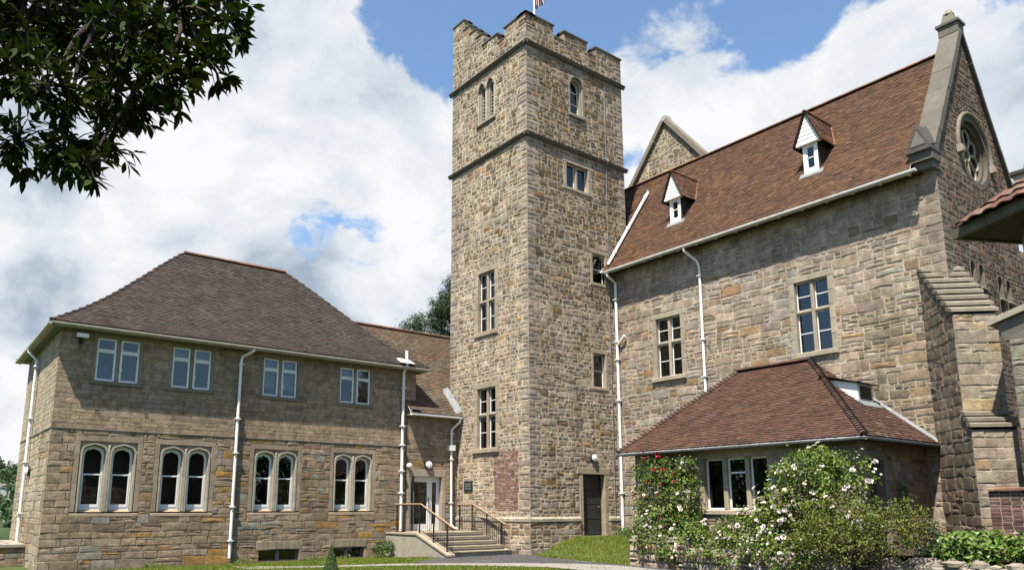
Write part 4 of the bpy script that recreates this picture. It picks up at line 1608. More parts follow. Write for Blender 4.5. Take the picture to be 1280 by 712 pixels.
lancet(tower, FTL, -23.14, -22.02, 16.95, 18.75, 2, 'point', 86)
lancet(tower, FTR, 19.40, 20.22, 16.95, 18.68, 1, 'round', 87, fill='frame', base=(0.38, 0.34, 0.27))

mb = MB()
rnd = random.Random(88)
mb.fbox(FTR, 19.42, 21.13, 2.78, 3.02, 0.03, -0.35, (0.40, 0.32, 0.22), 0.012)
for a, b in ((19.55, 19.72), (20.84, 21.0)):
    for i in range(5):
        mb.fbox(FTR, a, b, 0.5+i*0.456+0.002, 0.5+(i+1)*0.456-0.002, 0.016+rnd.random()*0.008, -0.35, dress(rnd, (0.42, 0.34, 0.24)), 0.01)
mb.fbox(FTR, 19.5, 21.4, 0.42, 0.56, 0.14, -0.3, (0.42, 0.38, 0.3), 0.015)
dw = mb.build('doorway', 'dressed_stone', tower)
mb = MB()
mb.fbox(FTR, 19.72, 20.84, 0.56, 2.78, -0.2, -0.26)
for i in range(4):
    z = 0.62+i*0.535
    mb.fbox(FTR, 19.80, 20.76, z, z+0.5, -0.18, -0.21, (1, 1, 1), 0.01)
dd = mb.build('door', 'door_paint', dw)
mb = MB()
mb.tube([FTR.P(20.70, 1.6, -0.13), FTR.P(20.58, 1.6, -0.13)], 0.012, 8)
mb.tube([FTR.P(20.70, 1.6, -0.13), FTR.P(20.70, 1.6, -0.2)], 0.012, 8)
mb.build('handle', 'lead', dd)
# rusty cable down the tower corner, old lightning tape
mb = MB()
mb.tube([(TX+0.03, 21.42, 19.0), (TX+0.03, 21.42, 15.6), (TX+0.15, 21.42, 15.45), (TX+0.03, 21.40, 15.2), (TX+0.03, 21.36, 8.0), (TX+0.05, 21.34, 3.2), (TX+0.05, 21.33, 0.6)], 0.014, 6, (0.25, 0.3, 0.26))
mb.build('lightning_tape', 'lead', tower)

# ------------------------------------------------------------------ chapel range
YC, XG = 21.6, -7.97
chapel = thing('chapel', 'steep-roofed stone chapel range with red tile roof, white dormers and rose window gable', 'building', (-14, 24.5, 0))
FC, FG = FY(YC), FX(XG)
hC = [(-17.98-0.17, -16.86+0.17, 6.24-0.17, 8.43+0.2), (-12.4-0.17, -11.3+0.17, 6.25-0.17, 8.5+0.2)]


def ch_pal(u, z, p, r):
    if u > -10.9 and z < 7.8 and r.random() < 0.5:
        return [((0.30, 0.235, 0.165), 3), ((0.25, 0.20, 0.15), 2), ((0.36, 0.27, 0.15), 1)]
    if u > -12 and 4.0 < z < 7.6 and r.random() < 0.55:
        return CHAPEL['pal2']
    if z > 9.0 and r.random() < 0.5:
        return CHAPEL['qpal']
    return p


stone_wall(chapel, FC, rect(TX+0.0, XG, 0.2, 10.95), hC, dict(CHAPEL, palfun=ch_pal), 91, ext=(0, 0.02), quoin=(False, True))
RZ, RY, RR = 12.1, 24.55, 1.04
bands = []
for i in range(16):
    a, b = -RR+2*RR*i/16, -RR+2*RR*(i+1)/16
    m = math.sqrt(max(0, RR*RR-((a+b)/2)**2))
    bands.append((RY-m, RY+m, RZ+a, RZ+b))
SL = [(23.2, 23.58, 7.3, 8.5), (23.8, 24.18, 7.3, 8.5), (25.15, 25.55, 7.2, 8.4), (25.8, 26.2, 7.2, 8.4)]
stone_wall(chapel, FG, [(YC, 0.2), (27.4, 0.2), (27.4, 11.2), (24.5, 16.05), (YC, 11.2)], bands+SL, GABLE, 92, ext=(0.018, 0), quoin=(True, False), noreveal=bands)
plain_box_walls(chapel, -24.5, XG, YC, 27.4, 0.2, 11.0, ('x-', 'y+'))
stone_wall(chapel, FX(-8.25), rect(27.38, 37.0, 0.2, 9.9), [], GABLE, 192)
for k in (0, 2):
    mb = MB()
    for (a, b, c, d) in SL[k:k+2]:
        A = arch_outline(a+0.015, b-0.015, c+0.02, d-0.22, d-0.02, 'point', 8)
        mb.ring(FG, arch_rect(A, a, b, c, d), A, 0.012, -0.3, (0.2, 0.165, 0.13))
    w = mb.build('slit_window', 'dressed_stone', chapel)
    for (a, b, c, d) in SL[k:k+2]:
        mb = MB()
        mb.fbox(FG, a-0.08, b+0.08, c-0.09, c-0.004, 0.09, -0.2, (0.4, 0.36, 0.29), 0.01)
        mb.build('sill', 'dressed_stone', w)
        mb = MB()
        mb.fbox(FG, a-0.02, b+0.1, c+0.42, c+0.47, 0.07, -0.2, (0.4, 0.36, 0.29), 0.01)
        mb.build('transom', 'dressed_stone', w)
    backing(w, FG, SL[k][0], SL[k+1][1], 7.35, 8.45)
# rose window
mb = MB()
n = 40
circ = lambda r: [(RY+r*math.cos(2*math.pi*i/n), RZ+r*math.sin(2*math.pi*i/n)) for i in range(n)]
mb.ring(FG, circ(1.16), circ(0.98), 0.02, -0.14, (0.14, 0.115, 0.09))
mb.ring(FG, circ(0.985), circ(0.88), -0.10, -0.32, (0.14, 0.115, 0.09))
w = mb.build('rose_window', 'dressed_stone', chapel)
mb = MB()
H = [(RY+1.2*math.cos(a), RZ+1.2*math.sin(a)) for a in np.linspace(math.radians(-8), math.radians(188), 30)]
mb.tube([FG.P(*p, 0.04) for p in H], 0.062, 8, (0.25, 0.21, 0.165))
for e in (H[0], H[-1]):
    mb.fbox(FG, e[0]-0.11, e[0]+0.11, e[1]-0.2, e[1]+0.03, 0.16, 0, (0.38, 0.33, 0.26), 0.03)
mb.build('hood_mould', 'dressed_stone', w)
mb = MB()
for i in range(8):
    a = 2*math.pi*i/8+0.2
    pa = FG.P(RY+0.2*math.cos(a), RZ+0.2*math.sin(a), -0.22)
    pb_ = FG.P(RY+0.66*math.cos(a), RZ+0.66*math.sin(a), -0.22)
    mb.tube([pa, pb_], [0.045, 0.05], 8, (0.40, 0.35, 0.27))
    a2 = a+math.pi/8
    for s in (-1, 1):
        arc = [FG.P(RY+(0.66+0.2*math.sin(t*math.pi/2))*math.cos(a+s*t*math.pi/8), RZ+(0.66+0.2*math.sin(t*math.pi/2))*math.sin(a+s*t*math.pi/8), -0.22) for t in np.linspace(0, 1, 5)]
        mb.tube(arc, 0.04, 6, (0.38, 0.33, 0.26))
mb.tube([FG.P(RY+0.2*math.cos(t), RZ+0.2*math.sin(t), -0.22) for t in np.linspace(0, 2*math.pi, 17)], 0.05, 8, (0.40, 0.35, 0.27))
mb.build('tracery', 'dressed_stone', w)
mb = MB()
mb.face([FG.P(*p, -0.3) for p in circ(1.0)])
mb.build('pane', 'interior', w)  # opaque near-black disc, coloured for the dark behind the tracery
stone_window(chapel, FC, -17.98, -16.86, 6.24, 8.43, rows=(0.58,), bars=1, m=0.17, hm=0.2, sh=0.17, seed=93, col=(0.40, 0.345, 0.265), sill_out=0.12)
stone_window(chapel, FC, -12.4, -11.3, 6.25, 8.5, rows=(0.58,), bars=1, m=0.17, hm=0.2, sh=0.17, seed=94, col=(0.40, 0.35, 0.27), sill_out=0.1)

# chapel roof
CE, CEZ, CR, CRZ = 21.05, 10.74, 24.5, 15.62
SLP = (CRZ-CEZ)/(CR-CE)


def roof_y(z):
    return CE+(z-CEZ)/SLP


def roof_z(y):
    return CEZ+(y-CE)*SLP


mb = MB()
rnd = random.Random(95)
ym = 22.4
tiles3(mb, [(-20.12, CE, CEZ), (-8.42, CE, CEZ), (-8.42, CR, CRZ), (-20.12, CR, CRZ)], P_CHAP, rnd)
tiles3(mb, [(-24.3, ym, roof_z(ym)), (-20.12, ym, roof_z(ym)), (-20.12, CR, CRZ), (-24.3, CR, CRZ)], P_CHAP, rnd)
deck(mb, [(-24.3, CE, CEZ), (-8.42, CE, CEZ), (-8.42, CR, CRZ), (-24.3, CR, CRZ)])
mb.face([(-8.42, CR, CRZ), (-24.3, CR, CRZ), (-24.3, 27.9, CEZ), (-8.42, 27.9, CEZ)][::-1], (0.15, 0.07, 0.05))
croof = mb.build('roof', 'tile_lichen', chapel)
mb = MB()
ridge(mb, (-24.3, CR, CRZ+0.02), (-8.42, CR, CRZ+0.02), 0.12, P_RIDGE, rnd, 0.33)
mb.build('ridge_tiles', 'tile', croof)
gutter(chapel, (-20.02, CE-0.03, CEZ-0.05), (-8.25, CE-0.03, CEZ-0.05), 0.065, 'grey_gutter')
mb = MB()
x = -19.7
while x < -8.4:   # rafter feet under the eave
    mb.box((x-0.035, CE+0.06, CEZ-0.12), (x+0.035, CE+0.2, CEZ-0.05))
    x += 0.8
mb.box((-20.05, CE+0.035, CEZ-0.14), (-8.45, CE+0.06, CEZ-0.01))
mb.build('rafter_feet', 'grey_gutter', croof)
mb = MB()
mb.box((-20.05, CE+0.08, CEZ-0.05), (-8.3, YC+0.1, CEZ-0.03))
mb.build('soffit', 'timber_dark', croof)
drainpipe(chapel, [(-19.84, CE-0.03, 10.64), (-19.84, CE+0.0, 10.5), (-19.84, YC-0.1, 10.28), (-19.84, YC-0.1, 0.72)], 0.055,
          collars=[(-19.84, YC-0.1, z) for z in (9.6, 7.9, 7.2, 5.6, 3.7, 2.1)])
mb = MB()
mb.tube([(-19.84, YC-0.1, 7.75), (-19.55, YC-0.14, 7.95), (-19.42, YC-0.14, 8.08)], [0.05, 0.05, 0.06], 8)
mb.tube([(-19.84, YC-0.1, 7.75), (-19.55, YC-0.14, 7.95)], 0.05, 8)
mb.build('vent_spur', 'white_paint', chapel)
drainpipe(chapel, [(-16.12, CE-0.03, 10.66), (-16.12, CE, 10.5), (-15.93, YC-0.09, 10.15), (-15.85, YC-0.09, 9.9), (-15.85, YC-0.09, 5.3)], 0.048, collars=[(-15.85, YC-0.09, z) for z in (9.6, 7.3, 6.0)])
nrm = Vector((0, -(CRZ-CEZ), (CR-CE))).normalized()
p0, p1 = Vector((-19.78, 21.3, roof_z(21.3)))+nrm*0.12, Vector((-19.83, 23.75, roof_z(23.75)))+nrm*0.12
mb = MB()
mb.tube([p0+Vector((-0.05, -0.1, -0.2)), p0, p0.lerp(p1, 0.5), p1, p1+Vector((0, -0.04, 0.12))], 0.06, 10)
for f in (0.1, 0.45, 0.93):
    q = p0.lerp(p1, f)
    mb.tube([q-(p1-p0).normalized()*0.06, q+(p1-p0).normalized()*0.06], 0.085, 10)
mb.build('soil_pipe', 'white_paint', chapel)


def dormer(xc, zt, seed):
    """small gabled dormer: white window, boarded gable, tiled roof"""
    rnd = random.Random(seed)
    yf = 22.0
    zb, ze = roof_z(yf)-0.05, zt-1.08
    yr = roof_y(zt-0.03)
    hw = 0.40
    F = FY(yf)
    wt = MB()     # window wall with frame
    wt.ring(F, rect(xc-0.25, xc+0.25, zb+0.02, ze), rect(xc-0.14, xc+0.14, zb+0.22, ze-0.09), 0.02, -0.1)
    wt.fbox(F, xc-0.14, xc+0.14, (zb+ze)/2+0.05, (zb+ze)/2+0.08, 0.0, -0.06)
    wt.ring(F, rect(xc-0.15, xc+0.15, zb+0.2, ze-0.08), rect(xc-0.105, xc+0.105, zb+0.255, ze-0.125), 0.0, -0.05)
    dm = wt.build('dormer', 'white_paint', chapel)
    g = MB()
    g.face([F.P(xc-0.14, zb+0.2, -0.03), F.P(xc+0.14, zb+0.2, -0.03), F.P(xc+0.14, ze-0.08, -0.03), F.P(xc-0.14, ze-0.08, -0.03)])
    g.build('pane', 'glass', dm)
    ck = MB()     # cheeks
    for s in (-1, 1):
        x = xc+s*0.25
        yb = roof_y(ze)
        ck.hexa([(x-0.012, yf, zb), (x+0.012, yf, zb), (x+0.012, yf+0.02, zb), (x-0.012, yf+0.02, zb), (x-0.012, yf, ze+0.1), (x+0.012, yf, ze+0.1), (x+0.012, yb+0.1, ze+0.1), (x-0.012, yb+0.1, ze+0.1)])
    ck.face([(xc-0.25, yf+0.14, zb), (xc+0.25, yf+0.14, zb), (xc+0.25, yf+0.14, ze), (xc-0.25, yf+0.14, ze)])
    ck.build('cheek', 'timber_dark', dm)
    bd = MB()     # boarded gable, each board lapping the next
    yg = yf-0.13
    nb = 7
    for i in range(nb):
        z0, z1 = ze+(zt-0.1-ze)*i/nb, ze+(zt-0.1-ze)*(i+1)/nb
        w0 = hw*(1-i/nb)
        w1 = hw*(1-(i+1)/nb)
        bd.hexa([(xc-w0, yg-0.018, z0), (xc+w0, yg-0.018, z0), (xc+w0, yg+0.02, z0), (xc-w0, yg+0.02, z0), (xc-w1, yg-0.004, z1+0.004), (xc+w1, yg-0.004, z1+0.004), (xc+w1, yg+0.02, z1+0.004), (xc-w1, yg+0.02, z1+0.004)])
    bd.box((xc-hw, yg-0.02, ze-0.03), (xc+hw, yf+0.02, ze-0.003))
    bd.build('gable_boards', 'white_paint', dm)
    rf = MB()
    ov = hw+0.07
    zl = ze-0.06
    y0 = yg-0.09
    ybk = roof_y(zl)
    for s in (1, -1):
        a, b = Vector((xc+s*ov, y0, zl)), Vector((xc+s*ov, ybk, zl))
        c, d = Vector((xc, yr, zt)), Vector((xc, y0, zt))
        tiles3(rf, [a, b, c, d] if s > 0 else [b, a, d, c], P_CHAP+[((0.22, 0.10, 0.055), 3)], rnd, 0.1, 0.15, t=0.016)
        rf.face([p-Vector((0, 0, 0.03)) for p in (a, b, c, d)], (0.06, 0.04, 0.03))
    r = rf.build('roof', 'tile', dm)
    rd = MB()
    ridge(rd, (xc, y0, zt+0.01), (xc, yr+0.1, zt+0.01), 0.06, [((0.26, 0.11, 0.06), 1)], rnd, 0.25)
    for s in (1, -1):   # valley tiles
        ridge(rd, (xc+s*ov, ybk-0.02, zl+0.03), (xc, yr, zt), 0.05, [((0.27, 0.11, 0.06), 1), ((0.2, 0.09, 0.05), 1)], rnd, 0.16)
    rd.build('ridge_tiles', 'tile', r)
    bg = MB()
    for s in (1, -1):
        bg.hexa([(xc+s*ov, y0+0.02, zl-0.05), (xc+s*ov, y0+0.05, zl-0.05), (xc, y0+0.05, zt-0.07), (xc, y0+0.02, zt-0.07), (xc+s*ov, y0+0.02, zl), (xc+s*ov, y0+0.05, zl), (xc, y0+0.05, zt), (xc, y0+0.02, zt)])
    bg.build('bargeboard', 'timber_dark', r)
    ap = MB()
    ap.hexa([(xc-0.4, yf-0.1, roof_z(yf-0.1)+0.03), (xc+0.4, yf-0.1, roof_z(yf-0.1)+0.03), (xc+0.4, yf+0.02, roof_z(yf)+0.05), (xc-0.4, yf+0.02, roof_z(yf)+0.05),
             (xc-0.4, yf-0.1, roof_z(yf-0.1)+0.05), (xc+0.4, yf-0.1, roof_z(yf-0.1)+0.05), (xc+0.4, yf+0.02, roof_z(yf)+0.08), (xc-0.4, yf+0.02, roof_z(yf)+0.08)])
    ap.build('flashing', 'lead', dm)


dormer(-17.14, 14.12, 96)
dormer(-11.70, 14.18, 97)

# gable coping, kneeler and finial
cb = MB()
rnd = random.Random(98)


def cope(mb, P0, P1, xa, xb, th, n, col):
    P0, P1 = Vector(P0), Vector(P1)
    T = (P1-P0).normalized()
    up = Vector((0, -T.z, T.y))
    if up.z < 0:
        up = -up
    for i in range(n):
        a, b = P0.lerp(P1, i/n)+T*0.004, P0.lerp(P1, (i+1)/n)-T*0.004
        c = dress(rnd, col)
        t = th*rnd.uniform(0.94, 1.06)
        e = rnd.uniform(-0.012, 0.012)
        q = []
        for lift in (0, t):
            for p, x in ((a, xa+e), (a, xb+e), (b, xb+e), (b, xa+e)):
                v = p+up*lift
                q.append((x, v.y, v.z))
        mb.hexa(q, c)


cope(cb, (0, 21.5, 11.05), (0, 24.5, 16.02), -8.44, -7.86, 0.20, 6, (0.155, 0.14, 0.115))
cope(cb, (0, 27.55, 11.0), (0, 24.5, 16.02), -8.5, -7.86, 0.12, 6, (0.10, 0.095, 0.085))  # far slope coloured darker, its shadow put into the stone colour
cpo = cb.build('coping', 'dressed_stone', chapel)
mb = MB()
mb.box((-8.46, 21.18, 10.92), (-7.86, 21.75, 11.18), (0.124, 0.118, 0.102))
mb.box((-8.5, 21.08, 11.18), (-7.84, 21.7, 11.3), (0.093, 0.087, 0.077))
xm = -8.17
mb.poly([(-8.47, 21.1, 11.3), (-7.86, 21.1, 11.3), (xm, 21.12, 11.95), (-8.47, 21.75, 11.5), (-7.86, 21.75, 11.5), (xm, 21.85, 12.15)], [(0, 1, 2), (3, 5, 4), (0, 2, 5, 3), (1, 4, 5, 2)], (0.081, 0.074, 0.068))
mb.poly([(-8.36, 21.085, 11.34), (-7.97, 21.085, 11.34), (xm, 21.10, 11.78), (-8.36, 21.14, 11.34), (-7.97, 21.14, 11.34), (xm, 21.16, 11.78)], [(0, 1, 2), (0, 2, 5, 3), (1, 4, 5, 2)], (0.186, 0.174, 0.149))
mb.box((-8.4, 21.3, 10.72), (-7.9, 21.7, 10.92), (0.161, 0.149, 0.124))
mb.build('kneeler', 'dressed_stone', cpo)
mb = MB()
mb.box((-8.45, 24.28, 16.05), (-7.88, 24.72, 16.38), (0.167, 0.158, 0.136))
mb.box((-8.5, 24.22, 16.38), (-7.83, 24.78, 16.46), (0.149, 0.143, 0.118))
mb.hexa([(-8.38, 24.32, 16.46), (-7.95, 24.32, 16.46), (-7.95, 24.68, 16.46), (-8.38, 24.68, 16.46), (-8.28, 24.4, 16.86), (-8.05, 24.4, 16.86), (-8.05, 24.6, 16.86), (-8.28, 24.6, 16.86)], (0.223, 0.211, 0.161))
mb.tube([(-8.165, 24.5, 16.8), (-8.165, 24.5, 16.95)], [0.16, 0.09], 8, (0.36, 0.34, 0.26))
mb.build('finial', 'dressed_stone', cpo)

# diagonal buttress with weatherings
s_ = math.sqrt(0.5)
bd_ = 0.72
AX = Vector((s_, -s_, 0))       # outward
BX = Vector((s_, s_, 0))        # across, left to right
BC = Vector((XG-bd_/2, YC+bd_/2, 0))  # on the corner chord, centre
BW = bd_*math.sqrt(2)/2


def bfr(L):   # front face frame at projection L
    return Fr(BC+AX*L, BX, AX)


bm = MB()
rnd = random.Random(99)
L1, L2 = 1.62, 1.90
for L, z0, z1 in ((L2, 0.2, 3.42), (L1, 3.9, 6.35)):
    F = bfr(L)
    wall_sheet(bm, F, rect(-BW, BW, z0, z1), [], BUTT_F['mortar'])
    stones(bm, F, rect(-BW, BW, z0, z1), [], BUTT_F, rnd, ext=(0.015, 0.015))
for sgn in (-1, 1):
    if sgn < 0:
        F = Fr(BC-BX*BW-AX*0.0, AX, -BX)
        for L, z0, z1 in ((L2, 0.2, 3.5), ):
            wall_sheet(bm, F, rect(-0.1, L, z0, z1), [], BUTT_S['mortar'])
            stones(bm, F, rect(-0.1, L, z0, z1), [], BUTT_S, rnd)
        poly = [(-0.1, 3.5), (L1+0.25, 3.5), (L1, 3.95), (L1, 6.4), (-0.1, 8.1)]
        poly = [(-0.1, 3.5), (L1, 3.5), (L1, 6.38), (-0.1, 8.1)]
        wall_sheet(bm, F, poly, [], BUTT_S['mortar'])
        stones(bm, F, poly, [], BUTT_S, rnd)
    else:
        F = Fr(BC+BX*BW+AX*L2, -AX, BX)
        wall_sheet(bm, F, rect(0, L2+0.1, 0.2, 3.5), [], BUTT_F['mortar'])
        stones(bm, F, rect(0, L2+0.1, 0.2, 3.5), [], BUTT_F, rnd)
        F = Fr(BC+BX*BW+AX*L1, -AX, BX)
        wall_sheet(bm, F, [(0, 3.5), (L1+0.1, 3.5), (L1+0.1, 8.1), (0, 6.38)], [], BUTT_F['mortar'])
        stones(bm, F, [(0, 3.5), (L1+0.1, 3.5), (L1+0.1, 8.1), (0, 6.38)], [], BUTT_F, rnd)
bt = bm.build('buttress', 'stone', chapel)
wm = MB()


def slabs(La, za, Lb, zb, n, wid, lip=0.06):
    for i in range(n):
        l0, l1 = La+(Lb-La)*i/n, La+(Lb-La)*(i+1)/n
        z0, z1 = za+(zb-za)*i/n, za+(zb-za)*(i+1)/n
        q = []
        for zz in ((z1-0.06, z0-0.13), (z1+0.03, z0-0.02)):
            for L, z in ((l1+lip, zz[0]), (l0-0.03, zz[1])):
                pass
        c = dress(rnd, (0.27, 0.235, 0.18))
        v = lambda L, b, z: BC+AX*L+BX*b+Vector((0, 0, z))
        wm.hexa([v(l0-0.05, -wid, z0-0.14), v(l0-0.05, wid, z0-0.14), v(l1+lip, wid, z1-0.02), v(l1+lip, -wid, z1-0.02),
                 v(l0-0.05, -wid, z0-0.02), v(l0-0.05, wid, z0-0.02), v(l1+lip, wid, z1+0.06), v(l1+lip, -wid, z1+0.06)], c)


slabs(0.0, 8.12, L1, 6.42, 8, BW+0.05)
wm.build('weathering', 'dressed_stone', bt)
wm = MB()
slabs(L1-0.02, 3.95, L2+0.02, 3.5, 3, BW+0.05)
wm.build('weathering', 'dressed_stone', bt)

# ------------------------------------------------------------------ cross wing gable behind the ridge
cross = thing('cross_wing', 'stone gable with pale coping rising behind the chapel ridge beside the tower', 'building', (-21.1, 30, 0))
FX2 = FY(26.6)
stone_wall(cross, FX2, [(-24.6, 11.5), (-17.6, 11.5), (-17.6, 14.95), (-21.1, 19.35), (-24.6, 14.95)], [], dict(TOWER, pal=[((0.36, 0.31, 0.24), 4), ((0.31, 0.265, 0.2), 4), ((0.40, 0.345, 0.26), 3), ((0.29, 0.215, 0.15), 1)]), 101)
mb = MB()
for pts in ([(-24.6, 26.6, 0), (-24.6, 34, 0), (-24.6, 34, 13.4), (-24.6, 26.6, 13.4)], [(-17.6, 26.6, 0), (-17.6, 34, 0), (-17.6, 34, 13.4), (-17.6, 26.6, 13.4)],
            [(-24.6, 34, 0), (-17.6, 34, 0), (-17.6, 34, 13.4), (-21.1, 34, 17.8), (-24.6, 34, 13.4)], [(-24.6, 26.6, 0), (-17.6, 26.6, 0), (-17.6, 26.6, 11.5), (-24.6, 26.6, 11.5)]):
    mb.face(pts, (0.33, 0.28, 0.21))
mb.build('back_wall', 'stone', cross)
mb = MB()
mb.face([(-17.6, 26.7, 13.4), (-17.6, 34.2, 13.4), (-21.1, 34.2, 17.8), (-21.1, 26.7, 17.8)], (0.15, 0.075, 0.05))
mb.face([(-24.6, 26.7, 13.4), (-24.6, 34.2, 13.4), (-21.1, 34.2, 17.8), (-21.1, 26.7, 17.8)], (0.15, 0.075, 0.05))
mb.build('roof', 'tile', cross)
mb = MB()
rnd = random.Random(102)
for s in (-1, 1):
    A, B = Vector((-21.1+s*3.75, 0, 14.72)), Vector((-21.1, 0, 19.38))
    T = (B-A).normalized()
    up = Vector((s*T.z, 0, -s*T.x))
    up = Vector((-T.z, 0, T.x)) if up.z < 0 else up
    for i in range(6):
        a, b = A.lerp(B, i/6)+T*0.004, A.lerp(B, (i+1)/6)-T*0.004
        q = []
        for l in (0, 0.2):
            for p, y in ((a, 26.45), (b, 26.45), (b, 26.95), (a, 26.95)):
                v = p+up*l
                q.append((v.x, y, v.z))
        mb.hexa(q, dress(rnd, (0.26, 0.23, 0.18)))
mb.hexa([(-21.28, 26.44, 19.4), (-20.92, 26.44, 19.4), (-20.92, 26.96, 19.4), (-21.28, 26.96, 19.4), (-21.2, 26.5, 19.68), (-21.0, 26.5, 19.68), (-21.0, 26.9, 19.68), (-21.2, 26.9, 19.68)], (0.36, 0.33, 0.27))
mb.build('coping', 'dressed_stone', cross)

# ------------------------------------------------------------------ garden room
room = thing('garden_room', 'single-storey stone garden room with red hipped tile roof against the chapel wall', 'building', (-12.5, 19.8, 0))
YP, XP = 17.98, -9.0
FPF, FPS = FY(YP), FX(XP)
stone_wall(room, FPF, rect(-16.0, XP, 0.2, 3.3), [(-13.46-0.2, -11.44+0.2, 1.52-0.14, 2.93+0.24)], dict(PORCH, pal=[((0.36, 0.31, 0.235), 4), ((0.40, 0.345, 0.26), 3), ((0.31, 0.26, 0.195), 3), ((0.36, 0.25, 0.13), 0.7)]), 111, ext=(0, 0.01), quoin=(False, True))
stone_wall(room, FPS, rect(YP, YC, 0.2, 3.3), [(18.35, 19.2, 0.5, 2.72)], PORCH, 112, ext=(0.01, 0), quoin=(True, False))
plain_box_walls(room, -16.0, XP, YP, YC, 0.2, 3.3, ('x-',))
w = stone_window(room, FPF, -13.46, -11.44, 1.52, 2.93, cols=3, rows=(), bars=[0], m=0.2, hm=0.24, sh=0.14, seed=113, col=(0.42, 0.355, 0.26), white=0.05, sill_out=0.08, mull=0.14)
mb = MB()
mb.fbox(FPF, -12.72, -12.18, 2.50, 2.545, -0.15, -0.2)
mb.build('glazing_bar', 'white_paint', w)
mb = MB()
rnd = random.Random(114)
mb.fbox(FPS, 18.2, 19.35, 2.72, 2.95, 0.02, -0.3, dress(rnd, (0.3, 0.26, 0.2)), 0.01)
for a, b in ((18.22, 18.36), (19.19, 19.34)):
    mb.fbox(FPS, a, b, 0.5, 2.72, 0.016, -0.3, dress(rnd, (0.3, 0.26, 0.2)), 0.01)
dw = mb.build('doorway', 'dressed_stone', room)
mb = MB()
mb.fbox(FPS, 18.36, 19.19, 0.5, 2.72, -0.24, -0.3)
for i in range(6):
    mb.fbox(FPS, 18.37+i*0.137, 18.37+i*0.137+0.13, 0.52, 2.7, -0.225, -0.25, (1, 1, 1), 0.006)
mb.build('door', 'timber_dark', dw)
PE, PZ = 17.58, 3.24
a_, b_, c_, d_, e_ = (-16.35, PE, PZ), (-8.62, PE, PZ), (-12.03, 21.58, 6.0), (-14.5, 21.58, 6.0), (-8.62, 21.58, PZ)
mb = MB()
rnd = random.Random(115)
tiles3(mb, [a_, b_, c_, d_], P_PORCH, rnd, g=0.1)
tiles3(mb, [b_, e_, c_], P_PORCH+[((0.17, 0.13, 0.10), 2)], rnd, g=0.1)
for f in ([a_, b_, c_, d_], [b_, e_, c_]):
    deck(mb, f)
mb.face([a_, d_, (-16.35, 21.58, PZ)], (0.13, 0.065, 0.05))
pr = mb.build('roof', 'tile', room)
mb = MB()
for A, B in ((b_, c_), (a_, d_)):
    A, B = Vector(A), Vector(B)
    ridge(mb, A+Vector((0, 0, 0.02)), B+Vector((0, 0, 0.02)), 0.082, [((0.11, 0.066, 0.05), 3), ((0.085, 0.06, 0.05), 3), ((0.14, 0.09, 0.065), 2)], rnd, 0.14, bonnet=True)
ridge(mb, (-14.55, 21.5, 6.02), (-12.0, 21.5, 6.02), 0.10, P_PORCH, rnd, 0.33)
mb.build('ridge_tiles', 'tile', pr)
mb = MB()
for i in range(12):   # lead flashing where the side slope meets the chapel wall
    f, f2 = i/12, (i+1)/12
    A, B = Vector(e_).lerp(Vector(c_), f), Vector(e_).lerp(Vector(c_), f2)
    if f < 0.42:
        mb.hexa([A+Vector((0, -0.1, 0.0)), B+Vector((0, -0.1, 0.0)), B, A, A+Vector((0, -0.1, 0.035)), B+Vector((0, -0.1, 0.035)), B+Vector((0, 0, 0.11)), A+Vector((0, 0, 0.11))])
mb.build('flashing', 'lead', pr)
gutter(room, (-16.33, PE-0.02, PZ-0.04), (-8.6, PE-0.02, PZ-0.04), 0.06, 'iron_gutter')
gutter(room, (-8.6, PE-0.02, PZ-0.04), (-8.6, 21.5, PZ-0.04), 0.06, 'iron_gutter')
mb = MB()
mb.box((-16.3, PE+0.06, PZ-0.08), (-8.7, YP+0.05, PZ-0.05))
mb.box((-9.05, YP, PZ-0.08), (-8.7, 21.55, PZ-0.05))
mb.build('soffit', 'timber_dark', pr)
# small roof vent on the side slope
pz = lambda x: PZ+(-8.62-x)*(6.0-PZ)/(12.03-8.62)
mb = MB()
yv0, yv1, xf = 20.35, 21.2, -10.05
xb = -10.85
zt_f, zt_b = pz(xf)+0.52, pz(xb)+0.06
mb.hexa([(xb, yv0, pz(xb)-0.05), (xf, yv0, pz(xf)-0.02), (xf, yv1, pz(xf)-0.02), (xb, yv1, pz(xb)-0.05), (xb, yv0, zt_b), (xf, yv0, zt_f), (xf, yv1, zt_f), (xb, yv1, zt_b)])
vd = mb.build('roof_vent', 'white_paint', pr)
mb = MB()
Fv = FX(xf)
mb.fbox(Fv, yv0+0.12, yv1-0.12, pz(xf)+0.1, zt_f-0.06, 0.004, -0.02)
for k in range(4):
    zz = pz(xf)+0.12+k*0.085
    mb.fbox(Fv, yv0+0.12, yv1-0.12, zz, zz+0.03, 0.03, 0.0, (6, 6, 6))
mb.build('louvre', 'dark_paint', vd)
mb = MB()
tiles3(mb, [(xf+0.14, yv0-0.1, zt_f-0.02), (xf+0.14, yv1+0.12, zt_f-0.02), (xb-0.3, yv1+0.12, zt_b+0.14), (xb-0.3, yv0-0.1, zt_b+0.14)], P_PORCH, rnd, 0.1)
mb.face([(xf+0.14, yv0-0.1, zt_f-0.03), (xf+0.14, yv1+0.12, zt_f-0.03), (xb-0.3, yv1+0.12, zt_b+0.11), (xb-0.3, yv0-0.1, zt_b+0.11)], (0.08, 0.06, 0.05))
mb.build('vent_roof', 'tile', vd)
mb = MB()
